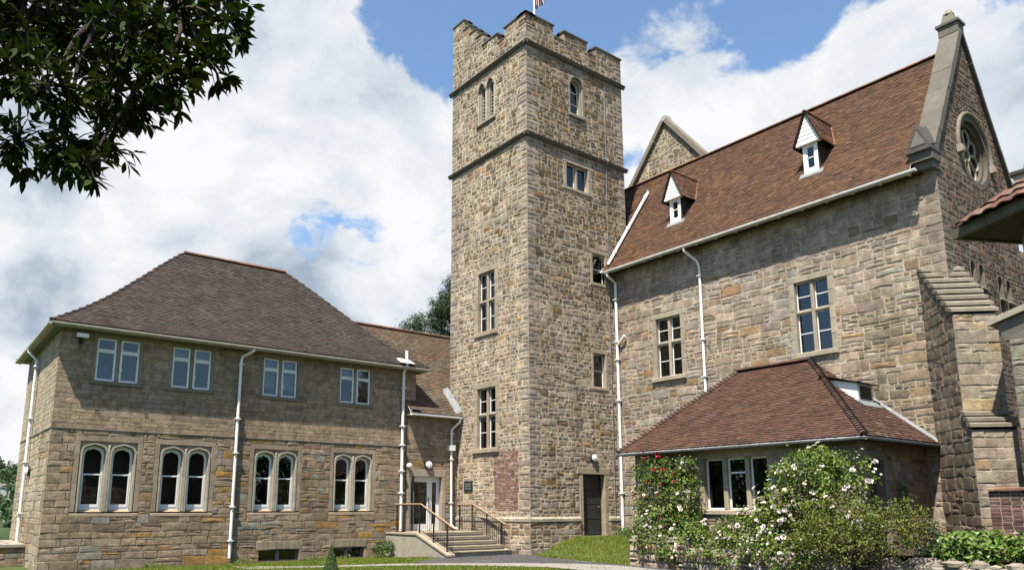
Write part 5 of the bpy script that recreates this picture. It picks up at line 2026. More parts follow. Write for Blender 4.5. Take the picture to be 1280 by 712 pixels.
mb.hexa([(xf+0.02, yv0-0.06, pz(xf)+0.0), (xf+0.2, yv0-0.06, pz(xf+0.2)+0.03), (xf+0.2, yv1+0.06, pz(xf+0.2)+0.03), (xf+0.02, yv1+0.06, pz(xf)), (xf+0.02, yv0-0.06, pz(xf)+0.06), (xf+0.2, yv0-0.06, pz(xf+0.2)+0.05), (xf+0.2, yv1+0.06, pz(xf+0.2)+0.05), (xf+0.02, yv1+0.06, pz(xf)+0.06)])
mb.build('flashing', 'lead', vd)

# ------------------------------------------------------------------ right edge: neighbour's eave, stone pier, brick wall, chimney
TIP = Vector((-3.76, 10.46, 5.0))
E1, E2 = Vector((0.884, -0.467, 0)).normalized(), Vector((0.467, 0.884, 0)).normalized()
nb = thing('pantiled_lodge', 'corner of a low building with pantiled eaves jutting in at the right edge', 'building', (TIP.x+2, TIP.y, 0))
wA = TIP+E1*0.42+E2*0.62
wA.z = 0
mb = MB()
for F, L in ((Fr(wA, E1, -E2), 5.0), (Fr(wA+E2*4.5, -E2, -E1), 4.5)):
    wall_sheet(mb, F, rect(0, L, -0.1, 5.05), [], (0.3, 0.26, 0.2))
    stones(mb, F, rect(0, L, -0.1, 5.05), [], PORCH, random.Random(121))
mb.face([wA+E1*5+E2*4.5, wA+E1*5, wA+E1*5+Vector((0, 0, 5)), wA+E1*5+E2*4.5+Vector((0, 0, 5))], (0.3, 0.26, 0.2))
mb.face([wA+E1*5+E2*4.5, wA+E2*4.5, wA+E2*4.5+Vector((0, 0, 5)), wA+E1*5+E2*4.5+Vector((0, 0, 5))], (0.3, 0.26, 0.2))
mb.build('wall', 'stone', nb)
Z1 = Vector((0, 0, 1))
mb = MB()
mb.hexa([TIP, TIP+E1*6, TIP+E1*6+E2*0.05, TIP+E2*0.05, TIP+Z1*0.13, TIP+E1*6+Z1*0.13, TIP+E1*6+E2*0.05+Z1*0.13, TIP+E2*0.05+Z1*0.13])
mb.hexa([TIP+E2*0.05, TIP+E1*0.05+E2*0.05, TIP+E1*0.05+E2*5.5, TIP+E2*5.5, TIP+E2*0.05+Z1*0.13, TIP+E1*0.05+E2*0.05+Z1*0.13, TIP+E1*0.05+E2*5.5+Z1*0.13, TIP+E2*5.5+Z1*0.13])
mb.build('fascia', 'eave_board', nb)
mb = MB()
mb.hexa([TIP+E1*0.05+E2*0.05+Z1*0.02, TIP+E1*6+E2*0.05+Z1*0.02, TIP+E1*6+E2*5.5+Z1*0.02, TIP+E1*0.05+E2*5.5+Z1*0.02, TIP+E1*0.05+E2*0.05+Z1*0.05, TIP+E1*6+E2*0.05+Z1*0.05, TIP+E1*6+E2*5.5+Z1*0.05, TIP+E1*0.05+E2*5.5+Z1*0.05])
mb.build('soffit', 'timber_dark', nb)
mb = MB()
rnd = random.Random(122)
APX = TIP+E1*3.2+E2*2.75+Z1*2.3
AP2 = TIP+E1*6+E2*2.75+Z1*2.3
base = TIP+Z1*0.15
# pantiles: S-section rolls running up the slope
Vs = (APX-base-E1*3.2).normalized()
Ls = (APX-base-E1*3.2).length
Ns = E1.cross(Vs).normalized()
for k in range(28):
    u = -0.06+k*0.22
    for r in range(int(Ls/0.3)):
        v0, v1 = -0.09+r*0.3, -0.09+(r+1)*0.3+0.05
        if u/3.2 < (v0+0.1)/Ls:
            continue
        c = pick([((0.19, 0.085, 0.05), 3), ((0.16, 0.07, 0.045), 3), ((0.12, 0.06, 0.042), 1.5), ((0.16, 0.11, 0.075), 1)], rnd)
        m = rnd.uniform(0.85, 1.15)
        c = tuple(x*m for x in c)
        prof = [(0, 0.012), (0.04, 0.03), (0.09, 0.038), (0.14, 0.026), (0.19, 0.01), (0.235, 0.012)]
        lift = 0.03+rnd.uniform(-0.004, 0.006)
        V = []
        for vv, lf in ((v0, lift), (v1, 0.0)):
            for th in (0, -0.016):
                for a, h in prof:
                    V.append(base+E1*(u+a)+Vs*vv+Ns*(h+lf+th))
        F = []
        n = len(prof)
        for i in range(n-1):
            F.append((i, i+1, 2*n+i+1, 2*n+i))
            F.append((n+i, i, i+1, n+i+1)[::-1])
            F.append((n+i+1, n+i, 3*n+i, 3*n+i+1))
        mb.poly(V, F, c)
mb.face([base, base+E1*6, AP2, APX], (0.1, 0.05, 0.04))
mb.face([base+E2*5.5, base, APX], (0.16, 0.08, 0.05))
mb.face([base+E2*5.5, base+E1*6+E2*5.5, AP2, APX], (0.16, 0.08, 0.05))
mb.build('roof', 'tile', nb)

pier = thing('stone_pier', 'stone pier with a sloping weathered coping slab beyond the brick wall', 'wall', (-6.0, 20.4, 0))
FD = Fr(Vector((-6.42, 20.05, 0)), (s_, s_, 0), (s_, -s_, 0))
FD = Fr(Vector((-6.27, 19.95, 0)), (0.35, -0.94, 0), (-0.94, -0.35, 0))
mb = MB()
F1 = Fr(Vector((-6.25, 20.0, 0)), (1, 0, 0), (0, -1, 0))
wall_sheet(mb, F1, rect(0, 2.2, 0.2, 5.4), [], (0.32, 0.29, 0.22))
stones(mb, F1, rect(0, 2.2, 0.2, 5.4), [], dict(PORCH, pal=[((0.33, 0.31, 0.24), 3), ((0.28, 0.26, 0.2), 3), ((0.37, 0.34, 0.26), 2)]), random.Random(123), ext=(0.01, 0))
mb.face([(-6.25, 20.0, 0.2), (-6.25, 21.2, 0.2), (-6.25, 21.2, 5.4), (-6.25, 20, 5.4)], (0.32, 0.29, 0.22))
mb.face([(-6.25, 20.0, 5.4), (-4.05, 20.0, 5.4), (-4.05, 21.2, 5.4), (-6.25, 21.2, 5.4)], (0.32, 0.29, 0.22))
mb.face([(-4.05, 20.0, 0.2), (-4.05, 21.2, 0.2), (-4.05, 21.2, 5.4), (-4.05, 20, 5.4)], (0.32, 0.29, 0.22))
mb.build('wall', 'stone', pier)
mb = MB()
mb.hexa([(-6.6, 19.85, 5.78), (-4.0, 19.85, 6.55), (-4.0, 21.3, 6.55), (-6.6, 21.3, 5.78), (-6.6, 19.85, 5.92), (-4.0, 19.85, 6.7), (-4.0, 21.3, 6.7), (-6.6, 21.3, 5.92)], (0.40, 0.37, 0.29))
mb.hexa([(-6.35, 20.0, 5.4), (-4.05, 20.0, 5.4), (-4.05, 21.2, 5.4), (-6.35, 21.2, 5.4), (-6.45, 19.95, 5.8), (-4.05, 19.95, 6.5), (-4.05, 21.2, 6.5), (-6.45, 21.2, 5.8)], (0.2, 0.18, 0.15))
mb.build('coping', 'dressed_stone', pier)

bw = thing('brick_wall', 'low dark red brick garden wall with a tile-capped top at the right edge', 'wall', (-5.5, 19.5, 0))
FB = FY(19.5)
mb = MB()
wall_sheet(mb, FB, rect(-6.88, -3.0, 0.2, 1.95), [], BRICK_DARK['mortar'])
stones(mb, FB, rect(-6.88, -3.0, 0.2, 1.95), [], BRICK_DARK, random.Random(124), ext=(0.006, 0))
mb.face([(-6.88, 19.5, 0.2), (-6.88, 19.73, 0.2), (-6.88, 19.73, 1.95), (-6.88, 19.5, 1.95)], (0.15, 0.08, 0.06))
mb.face([(-6.88, 19.5, 1.95), (-3, 19.5, 1.95), (-3, 19.73, 1.95), (-6.88, 19.73, 1.95)], (0.15, 0.08, 0.06))
mb.face([(-6.88, 19.73, 0.2), (-3, 19.73, 0.2), (-3, 19.73, 1.95), (-6.88, 19.73, 1.95)], (0.15, 0.08, 0.06))
mb.build('wall', 'brick', bw)
mb = MB()
rnd = random.Random(125)
x = -6.95
while x < -3.1:
    c = pick([((0.33, 0.17, 0.11), 2), ((0.26, 0.13, 0.09), 2), ((0.4, 0.27, 0.19), 1)], rnd)
    z = 1.955+rnd.uniform(0, 0.008)
    w = rnd.uniform(0.20, 0.24)
    mb.hexa([(x, 19.43, z), (x+w-0.006, 19.43, z), (x+w-0.006, 19.8, z), (x, 19.8, z), (x, 19.43, z+0.045), (x+w-0.006, 19.43, z+0.045), (x+w-0.006, 19.8, z+0.075), (x, 19.8, z+0.075)], c)
    x += w
mb.build('coping', 'brick', bw)

ch = thing('chimney', 'pale rendered chimney stack with dark cap rising behind the gable', 'chimney', (-10.9, 40, 0))
mb = MB()
mb.box((-11.35, 39.5, 6), (-10.4, 40.6, 16.75), (0.40, 0.37, 0.31))
mb.box((-11.42, 39.43, 16.3), (-10.33, 40.67, 16.42), (0.36, 0.33, 0.28))
mb.build('stack', 'dressed_stone', ch)
mb = MB()
mb.box((-11.48, 39.38, 16.75), (-10.28, 40.72, 16.92))
mb.build('cap', 'timber_dark', ch)
mb = MB()
mb.tube([(-10.9, 40.05, 16.9), (-10.9, 40.05, 17.3)], [0.16, 0.13], 10, (0.3, 0.15, 0.09))
mb.build('chimney_pot', 'brick', ch)

# low rubble retaining wall in front of the garden room
rw = thing('retaining_wall', 'low rough pale rubble wall holding up the rose bed', 'wall', (-11, 16.4, 0))
mb = MB()
rnd = random.Random(126)
FRW = FY(16.35)
st = dict(RUBBLE)
wall_sheet(mb, FRW, rect(-14.85, -13.0, -0.1, 0.72), [], st['mortar'])
stones(mb, FRW, rect(-14.85, -13.0, -0.1, 0.72), [], st, rnd, ext=(0.03, 0.03))
wall_sheet(mb, FRW, rect(-13.0, -4.0, -0.1, 0.46), [], st['mortar'])
stones(mb, FRW, rect(-13.0, -4.0, -0.1, 0.46), [], st, rnd, ext=(0.03, 0.03))
for x0, x1, z in ((-14.85, -13.0, 0.72), (-13.0, -4.0, 0.46)):
    mb.face([(x0, 16.35, z), (x1, 16.35, z), (x1, 16.85, z), (x0, 16.85, z)], st['pal'][0][0])
    mb.face([(x0, 16.85, 0), (x1, 16.85, 0), (x1, 16.85, z), (x0, 16.85, z)], st['pal'][0][0])
    mb.face([(x0, 16.35, -0.1), (x0, 16.85, -0.1), (x0, 16.85, z), (x0, 16.35, z)], st['pal'][0][0])
mb.face([(-13.0, 16.35, 0.4), (-13.0, 16.85, 0.4), (-13.0, 16.85, 0.72), (-13.0, 16.35, 0.72)], st['pal'][0][0])
FRS = Fr((-14.85, 16.9, 0), (0, -1, 0), (-1, 0, 0))
for i in range(60):   # rough boulders on top
    x = rnd.uniform(-14.8, -4.2)
    z = 0.72 if x < -13.05 else 0.46
    r = rnd.uniform(0.08, 0.17)
    cx, cy = x, rnd.uniform(16.38, 16.75)
    V = []
    n = 7
    for lv, rr in ((-0.05, 1.0), (0.6, 0.95), (1.0, 0.5)):
        for j in range(n):
            a = 2*math.pi*j/n
            q = r*rr*rnd.uniform(0.8, 1.15)
            V.append((cx+q*1.3*math.cos(a), cy+q*math.sin(a), z+lv*r*0.8*rnd.uniform(0.85, 1.1)))
    F = [tuple(range(2*n, 3*n))]
    for k in range(2):
        for j in range(n):
            F.append((k*n+j, k*n+(j+1) % n, (k+1)*n+(j+1) % n, (k+1)*n+j))
    mb.poly(V, F, dress(rnd, (0.33, 0.30, 0.245)))
mb.build('wall', 'stone', rw)
sheet('flower_bed', [(-14.8, 16.8), (-4.0, 16.8), (-4.0, 21.5), (-9.0, 21.5), (-9.0, 17.9), (-14.8, 17.9)], 0.60, 'soil')

# ------------------------------------------------------------------ fittings on the walls


def bulkhead(label, F, u, z, r, group=None):
    t = thing('wall_lamp', label, 'lamp', tuple(F.P(u, z, 0)), group)
    mb = MB()
    mb.tube([F.P(u, z, 0.0), F.P(u, z, 0.07), F.P(u, z, 0.085)], [r, r, r*0.93], 24)
    mb.build('housing', 'dark_paint', t)
    mb = MB()
    mb.tube([F.P(u, z, 0.08), F.P(u, z, 0.11), F.P(u, z, 0.135), F.P(u, z, 0.145)], [r*0.84, r*0.8, r*0.55, r*0.15], 24)
    mb.build('diffuser', 'lamp_white', t, smooth=False)


bulkhead('round white bulkhead lamp with dark rim above the glazed entrance door', FL, 15.81, 3.16, 0.165, 'round wall lamps')
bulkhead('round white bulkhead lamp with dark rim above the dark tower door', FTR, 20.27, 3.38, 0.16, 'round wall lamps')
bulkhead('round lamp on the end wall of the left wing', FWS, -27.9, 2.7, 0.16, 'round wall lamps')
t = thing('dome_camera', 'small white dome fitting beside the drainpipe left of the entrance door', 'camera', tuple(FL.P(14.93, 3.1, 0)))
mb = MB()
mb.tube([FL.P(14.93, 3.1, 0), FL.P(14.93, 3.1, 0.06)], 0.07, 12)
mb.build('bracket', 'lamp_white', t)
mb = MB()
mb.tube([FL.P(14.93, 3.1, 0.06), FL.P(14.93, 3.1, 0.12), FL.P(14.93, 3.1, 0.18), FL.P(14.93, 3.1, 0.2)], [0.09, 0.1, 0.07, 0.02], 14)
mb.build('dome', 'lamp_white', t, smooth=True)
t = thing('floodlight', 'white floodlight on a dark bracket under the eave at the wing corner', 'lamp', (XW, 3.72, 6.5))
mb = MB()
mb.tube([(XW, 3.72, 6.36), (XW+0.12, 3.72, 6.38), (XW+0.2, 3.72, 6.5)], 0.03, 8)
mb.box((XW-0.01, 3.66, 6.28), (XW+0.03, 3.78, 6.46))
mb.build('bracket', 'dark_paint', t)
mb = MB()
mb.hexa([(XW+0.12, 3.57, 6.46), (XW+0.32, 3.57, 6.42), (XW+0.32, 3.87, 6.42), (XW+0.12, 3.87, 6.46), (XW+0.12, 3.57, 6.59), (XW+0.34, 3.57, 6.54), (XW+0.34, 3.87, 6.54), (XW+0.12, 3.87, 6.59)])
mb.build('lamp_head', 'lamp_white', t)

t = thing('name_plaque', 'small dark slate name plaque on the tower wall right of the entrance', 'sign', tuple(FTL.P(-23.66, 2.38, 0)))
mb = MB()
mb.fbox(FTL, -23.93, -23.40, 2.18, 2.56, 0.05, 0.01, (1, 1, 1), 0.008)
mb.build('board', 'plaque_face', t)
mb = MB()
for z, a, b in ((2.45, -23.85, -23.48), (2.37, -23.82, -23.52), (2.28, -23.86, -23.47)):
    u = a
    r_ = random.Random(int(z*100))
    while u < b:
        w = r_.uniform(0.015, 0.04)
        mb.fbox(FTL, u, u+w, z-0.018, z+0.018, 0.053, 0.048)
        u += w+0.012
mb.build('lettering', 'lead', t)

# side landing at the far left
t = thing('side_landing', 'raised stone landing with dark iron rails against the end wall of the left wing', 'landing', (-29, 2.9, 0))
mb = MB()
F_ = FY(2.25)
wall_sheet(mb, F_, rect(-30.8, -27.0, -2, 0.42), [], WING_LOW['mortar'])
stones(mb, F_, rect(-30.8, -27.0, -2, 0.42), [], WING_LOW, random.Random(131), ext=(0, 0.01))
F_ = FX(-27.0)
wall_sheet(mb, F_, rect(2.25, 3.2, -2, 0.42), [], WING_LOW['mortar'])
stones(mb, F_, rect(2.25, 3.2, -2, 0.42), [], WING_LOW, random.Random(132), ext=(0.01, 0))
mb.build('wall', 'stone', t)
mb = MB()
mb.box((-30.85, 2.2, 0.42), (-26.95, 3.2, 0.5))
mb.box((-31.6, 2.2, -2), (-30.86, 3.2, 0.2))
mb.build('slab', 'concrete', t)
for x in (-30.6, -29.6, -28.6, -27.15):
    mb = MB()
    mb.box((x-0.02, 2.33, 0.5), (x+0.02, 2.37, 1.5))
    mb.build('post', 'dark_paint', t)
mb = MB()
for z in (1.48, 1.0, 0.62):
    mb.tube([(-30.7, 2.35, z), (-27.1, 2.35, z)], 0.018, 8)
mb.build('rail', 'dark_paint', t)

# flag on the tower
t = thing('flagpole', 'white flagpole on the tower top with a hanging red white and blue flag', 'flagpole', (-21.2, 18.6, 19.3))
mb = MB()
mb.tube([(-21.2, 18.6, 19.3), (-21.2, 18.6, 27.0)], [0.042, 0.03], 10)
mb.tube([(-21.2, 18.6, 27.0), (-21.2, 18.6, 27.1)], [0.07, 0.04], 10)
mb.build('pole', 'white_paint', t)
mb = MB()
nx, nz = 36, 24
fw_, fh_ = 2.4, 1.35


def union(u, v):   # u along the fly 0..1, v up 0..1
    x, y = (u-0.5)*2, (v-0.5)
    Rd, Wt, Bl = (0.45, 0.02, 0.035), (0.75, 0.74, 0.72), (0.012, 0.02, 0.12)
    if abs(x) < 0.1 or abs(y) < 0.1:
        return Rd
    if abs(x) < 0.17 or abs(y) < 0.17:
        return Wt
    d = min(abs(y-x*0.5), abs(y+x*0.5))
    if d < 0.04:
        return Rd
    return Wt if d < 0.11 else Bl


def flagP(u, v):   # u across the folds, v down the fly
    x = 0.03+0.40*u*(0.75+0.25*v)
    z = 24.3-2.45*v+0.22*u*v
    fold = 0.07*math.sin(u*13+v*2.5)*(0.4+0.6*v)
    return Vector((-21.2, 18.6, 0))+Vector((0.60, 0.8, 0))*x+Vector((0.8, -0.6, 0))*fold+Vector((0, 0, z))


for i in range(nx):
    for j in range(nz):
        mb.face([flagP(i/nx, j/nz), flagP((i+1)/nx, j/nz), flagP((i+1)/nx, (j+1)/nz), flagP(i/nx, (j+1)/nz)], union((j+0.5)/nz, (i+0.5)/nx))
mb.build('flag', 'flag_cloth', t)

# ------------------------------------------------------------------ vegetation


def rand_dirs(rng, n):
    d = rng.normal(size=(n, 3))
    return d/np.linalg.norm(d, axis=1)[:, None]


def add_leaves(mb, P, D, L, W, rng, cols, fold=0.25):
    """one folded rhombic leaf per point: P centres, D normals; leaf long axis random in the leaf plane"""
    n = len(P)
    r = rand_dirs(rng, n)
    T = np.cross(D, r)
    T /= np.linalg.norm(T, axis=1)[:, None]+1e-9
    B = np.cross(D, T)
    L = L*rng.uniform(0.65, 1.25, n)[:, None]
    Wd = W*rng.uniform(0.65, 1.25, n)[:, None]
    a = P-T*L*0.5
    b = P+B*Wd*0.5+D*Wd*fold
    c = P+T*L*0.5-D*L*0.12
    d = P-B*Wd*0.5+D*Wd*fold
    i0 = len(mb.V)
    V = np.stack([a, b, c, d], 1).reshape(-1, 3)
    mb.V.extend(map(tuple, V.tolist()))
    for k in range(n):
        i = i0+4*k
        mb.F.append((i, i+1, i+2))
        mb.F.append((i, i+2, i+3))
        mb.C.append(cols[k])
        mb.C.append(cols[k])


def pal_cols(rng, n, base, var=0.3, hue=0.15):
    b = np.array(base)
    k = rng.uniform(1-var, 1+var, n)[:, None]
    h = rng.uniform(-hue, hue, n)
    c = b*k
    c[:, 0] *= 1+h*1.5
    c[:, 2] *= 1-h
    return [tuple(x) for x in np.clip(c, 0.004, 0.9).tolist()]


def crown(mb, lumps, n_clump, per, csz, L, W, rng, base, var=0.3, hue=0.15, inner=0.45, shell=None):
    """leaf clumps over and inside a set of ellipsoids (centre, radii)"""
    vol = np.array([(r[0]*r[1]*r[2])**(2/3) for _, r in lumps])
    vol /= vol.sum()
    C = []
    for (c, r), f in zip(lumps, vol):
        m = max(2, int(round(n_clump*f)))
        d = rand_dirs(rng, m)
        rr = inner+(1-inner)*rng.uniform(0, 1, m)**0.55
        rr *= rng.uniform(0.88, 1.12, m)
        C.append((np.array(c)+d*np.array(r)*rr[:, None], d))
    cp = np.concatenate([c[0] for c in C])
    cd = np.concatenate([c[1] for c in C])
    m = len(cp)
    tone = rng.uniform(0.6, 1.45, m)
    P = np.repeat(cp, per, 0)+rng.normal(size=(m*per, 3))*csz
    D = np.repeat(cd, per, 0)*0.8+rand_dirs(rng, m*per)*0.8+np.array([0.05, -0.1, 0.45])
    D /= np.linalg.norm(D, axis=1)[:, None]
    cols = pal_cols(rng, m*per, base, var, hue)
    tn = np.repeat(tone, per)
    cols = [tuple(x*t for x in c) for c, t in zip(cols, tn)]
    add_leaves(mb, P, D, L, W, rng, cols)
    return cp


def stems(mb, base, tips, r0, rnd, col=(0.09, 0.07, 0.045)):
    for tp in tips:
        b = Vector(base)+Vector((rnd.uniform(-0.15, 0.15), rnd.uniform(-0.1, 0.1), 0))
        tp = Vector(tp)
        m = b.lerp(tp, 0.5)+Vector((rnd.uniform(-0.15, 0.15), rnd.uniform(-0.15, 0.15), rnd.uniform(0, 0.15)))
        q = b.lerp(tp, 0.8)+Vector((rnd.uniform(-0.08, 0.08), rnd.uniform(-0.08, 0.08), 0.04))
        mb.tube([b, m, q, tp], [r0, r0*0.75, r0*0.5, r0*0.25], 5, col)


def bloom_mesh(name, col, rnd, r=0.05):
    mb = MB()
    for lay, (k, rr, tilt) in enumerate(((6, 1.0, 0.55), (6, 0.85, 0.95), (5, 0.6, 1.25))):
        for i in range(k):
            a = 2*math.pi*i/k+lay*0.5+rnd.uniform(-0.15, 0.15)
            d = Vector((math.cos(a)*math.cos(tilt), math.sin(a)*math.cos(tilt), math.sin(tilt)))
            s = Vector((-math.sin(a), math.cos(a), 0))
            c = tuple(min(0.9, x*rnd.uniform(0.88, 1.08)) for x in col)
            R = r*rr
            mb.face([s*R*0.15, d*R*0.6+s*R*0.48, d*R*1.1+s*R*0.22+Vector((0, 0, R*0.1)), d*R*1.1-s*R*0.22+Vector((0, 0, R*0.1)), d*R*0.6-s*R*0.48, -s*R*0.15], c)
    o = mb.build(name, 'petal')
    return o


BLOOMS = {}


def blooms(parent, pts, dirs, col, key, name, rnd, r=0.05):
    """each bloom an object of its own, sharing a few meshes"""
    if key not in BLOOMS:
        ms = []
        for i in range(3):
            o = bloom_mesh(name, col, rnd, 1.0)
            ms.append(o.data)
            bpy.data.objects.remove(o)
        BLOOMS[key] = ms
    off = parent_loc(parent)
    for p, d in zip(pts, dirs):
        o = bpy.data.objects.new(name, rnd.choice(BLOOMS[key]))
        COL.objects.link(o)
        o.parent = parent
        o.location = Vector(p)-off
        q = Vector(d).to_track_quat('Z', 'Y')
        o.rotation_euler = q.to_euler()
        s = r*rnd.uniform(0.7, 1.3)
        o.scale = (s, s, s)


def bloom_spray(parent, pts, dirs, col, rnd, r):
    """the many smaller blooms and buds of a bush, past the hundred largest, as one part"""
    mb = MB()
    off = None
    for p, d in zip(pts, dirs):
        d = Vector(d).normalized()
        s1 = d.cross(Vector((0.3, 0.2, 1))).normalized()
        s2 = d.cross(s1)
        R_ = r*rnd.uniform(0.5, 1.15)
        m = rnd.uniform(0.85, 1.05)
        c = tuple(min(0.9, x*m) for x in col)
        for ring, (k, f, h) in enumerate(((5, 1.0, 0.2), (4, 0.6, 0.55))):
            for i in range(k):
                a = 2*math.pi*(i+0.3*ring)/k
                o = (s1*math.cos(a)+s2*math.sin(a))
                t_ = (s2*math.cos(a)-s1*math.sin(a))
                q = Vector(p)
                mb.face([q, q+o*R_*f*0.7+t_*R_*0.45+d*R_*h*0.7, q+o*R_*f+d*R_*h*1.3, q+o*R_*f*0.7-t_*R_*0.45+d*R_*h*0.7], c)
    return tag(mb.build('small_blooms', 'petal', parent), kind='stuff')


def surface_pts(lumps, n, rng, rnd, out=1.04, face=(-0.0, -1.0, 0.25)):
    """points on the outside of a crown, mostly on its sunny side, in small sprays"""
    P, D = [], []
    vol = [(r[0]*r[1]*r[2])**(2/3) for _, r in lumps]
    f = Vector(face).normalized()
    while len(P) < n:
        c, r = rnd.choices(lumps, vol)[0]
        d = Vector(rand_dirs(rng, 1)[0])
        if d.dot(f) < -0.1+rnd.uniform(-0.2, 0.3):
            continue
        p = Vector((c[0]+d.x*r[0]*out, c[1]+d.y*r[1]*out, c[2]+d.z*r[2]*out))
        if any(((p.x-c2[0])/r2[0])**2+((p.y-c2[1])/r2[1])**2+((p.z-c2[2])/r2[2])**2 < 0.8 for c2, r2 in lumps):
            continue
        for k in range(rnd.choice((1, 1, 2, 3))):
            if len(P) < n:
                P.append(p+Vector([rnd.gauss(0, 0.07) for _ in range(3)])*(k > 0))
                D.append((d+Vector((rnd.uniform(-0.4, 0.4), -0.3+rnd.uniform(-0.4, 0.4), 0.5))).normalized())
    return P, D


def shrub(name, label, cat, base, lumps, n_clump, per, csz, L, W, seed, col, leafmat='leaf', stemr=0.02, ntips=12, var=0.3, hue=0.15, group=None, inner=0.62):
    rng = np.random.default_rng(seed)
    rnd = random.Random(seed)
    t = thing(name, label, cat, base, group)
    mb = MB()
    cp = crown(mb, lumps, n_clump, per, csz, L, W, rng, col, var, hue, inner)
    mb.build('foliage', leafmat, t)
    mb = MB()
    idx = rng.choice(len(cp), min(ntips, len(cp)), replace=False)
    stems(mb, base, [cp[i] for i in idx], stemr, rnd)
    mb.build('stem', 'bark', t)
    return t, rng, rnd


# red and white climbing rose on the left of the garden room
LR = [((-14.9, 17.5, 2.55), (0.75, 0.38, 0.5)), ((-14.0, 17.5, 2.7), (0.6, 0.35, 0.35)), ((-15.1, 17.4, 1.75), (0.45, 0.36, 0.5)), ((-13.9, 17.35, 1.75), (0.75, 0.42, 0.65)),
      ((-14.2, 17.0, 1.15), (0.9, 0.5, 0.45)), ((-13.3, 16.9, 0.95), (0.7, 0.5, 0.4)), ((-14.0, 16.3, 0.6), (0.55, 0.25, 0.4)), ((-13.0, 16.25, 0.5), (0.6, 0.25, 0.38)), ((-14.75, 16.6, 0.85), (0.25, 0.3, 0.25)), ((-13.55, 17.3, 2.3), (0.35, 0.3, 0.4))]
t, rng, rnd = shrub('climbing_rose', 'climbing rose with red and white blooms on the left corner of the garden room', 'rose', (-14.3, 17.0, 0.6), LR, 470, 17, 0.07, 0.085, 0.055, 201, (0.078, 0.115, 0.020), ntips=22)
P, D = surface_pts(LR, 22, rng, rnd)
blooms(t, P, D, (0.75, 0.70, 0.66), 'white', 'white_bloom', rnd, 0.05)
P, D = surface_pts([l for l in LR if l[0][2] > 1.6]+LR[:1], 38, rng, rnd)
blooms(t, P, D, (0.42, 0.02, 0.05), 'red', 'red_bloom', rnd, 0.052)
P, D = surface_pts(LR[2:], 70, rng, rnd, 1.03)
bloom_spray(t, P, D, (0.76, 0.66, 0.60), rnd, 0.042)

# white rambling rose to the right of the window
WR = [((-9.6, 16.9, 2.35), (0.75, 0.55, 0.6)), ((-8.85, 16.9, 2.3), (0.7, 0.55, 0.5)), ((-10.2, 17.0, 1.75), (0.8, 0.55, 0.6)), ((-9.0, 16.8, 1.5), (0.9, 0.6, 0.65)), ((-10.9, 17.0, 1.3), (0.7, 0.5, 0.45)),
      ((-11.6, 17.0, 0.95), (0.75, 0.5, 0.45)), ((-10.4, 16.8, 0.9), (0.9, 0.55, 0.45)), ((-12.2, 17.0, 0.8), (0.55, 0.45, 0.35)), ((-11.6, 16.3, 0.5), (0.8, 0.25, 0.32)), ((-10.2, 16.2, 0.5), (0.9, 0.25, 0.35)), ((-9.3, 16.2, 0.6), (0.6, 0.3, 0.4)), ((-9.5, 17.1, 2.7), (0.4, 0.35, 0.3)), ((-10.55, 17.3, 2.25), (0.4, 0.35, 0.45))]
t, rng, rnd = shrub('rambling_rose', 'large rambling rose covered in pale pink-white blooms right of the garden room window', 'rose', (-9.9, 17.0, 0.6), WR, 820, 17, 0.072, 0.085, 0.055, 202, (0.088, 0.125, 0.020), ntips=30)
P, D = surface_pts(WR, 95, rng, rnd, 1.05)
blooms(t, P, D, (0.80, 0.72, 0.68), 'blush', 'white_bloom', rnd, 0.055)
P, D = surface_pts(WR, 190, rng, rnd, 1.03)
bloom_spray(t, P, D, (0.78, 0.71, 0.64), rnd, 0.04)

SH = [((-8.3, 15.9, 1.25), (0.75, 0.5, 0.55)), ((-7.6, 16.0, 1.1), (0.6, 0.5, 0.5)), ((-8.9, 15.9, 1.0), (0.6, 0.45, 0.45)), ((-8.2, 15.8, 0.8), (0.9, 0.45, 0.35)), ((-7.2, 16.2, 1.35), (0.35, 0.35, 0.4))]
shrub('olive_shrub', 'loose olive-green shrub with thin twigs in front of the white rose', 'shrub', (-8.2, 15.9, 0.3), SH, 440, 15, 0.075, 0.07, 0.032, 203, (0.088, 0.105, 0.019), ntips=26, var=0.35)
SD = [((-7.2, 17.0, 0.95), (0.26, 0.26, 0.42)), ((-7.15, 17.0, 0.7), (0.33, 0.3, 0.3))]
shrub('dark_shrub', 'small dark evergreen shrub between the olive shrub and the hydrangea', 'shrub', (-7.2, 17.0, 0.5), SD, 150, 14, 0.05, 0.05, 0.035, 204, (0.03, 0.055, 0.018), ntips=6)
HY = [((-6.6, 17.2, 0.82), (0.45, 0.4, 0.28)), ((-6.0, 17.1, 0.80), (0.5, 0.4, 0.28)), ((-5.4, 17.0, 0.78), (0.5, 0.4, 0.28)), ((-6.3, 16.8, 0.7), (0.8, 0.4, 0.25))]
t, rng, rnd = shrub('hydrangea', 'broad-leaved hydrangea with a few pink heads below the brick wall', 'shrub', (-6.1, 17.0, 0.5), HY, 190, 12, 0.07, 0.13, 0.085, 205, (0.082, 0.13, 0.026), ntips=10)
P, D = surface_pts(HY[1:3], 9, rng, rnd)
blooms(t, P, D, (0.62, 0.30, 0.42), 'pink', 'pink_bloom', rnd, 0.085)
GS = [((-10.6, 20.0, 1.0), (0.01, 0.01, 0.01))]
shrub('wall_fern', 'small weed growing by the foot of the tower drainpipe', 'plant', (-19.6, 21.3, 0.6), [((-19.7, 21.25, 0.72), (0.3, 0.15, 0.12)), ((-19.2, 21.3, 0.68), (0.4, 0.15, 0.09))], 40, 10, 0.05, 0.08, 0.03, 206, (0.07, 0.14, 0.02), ntips=6, stemr=0.006)
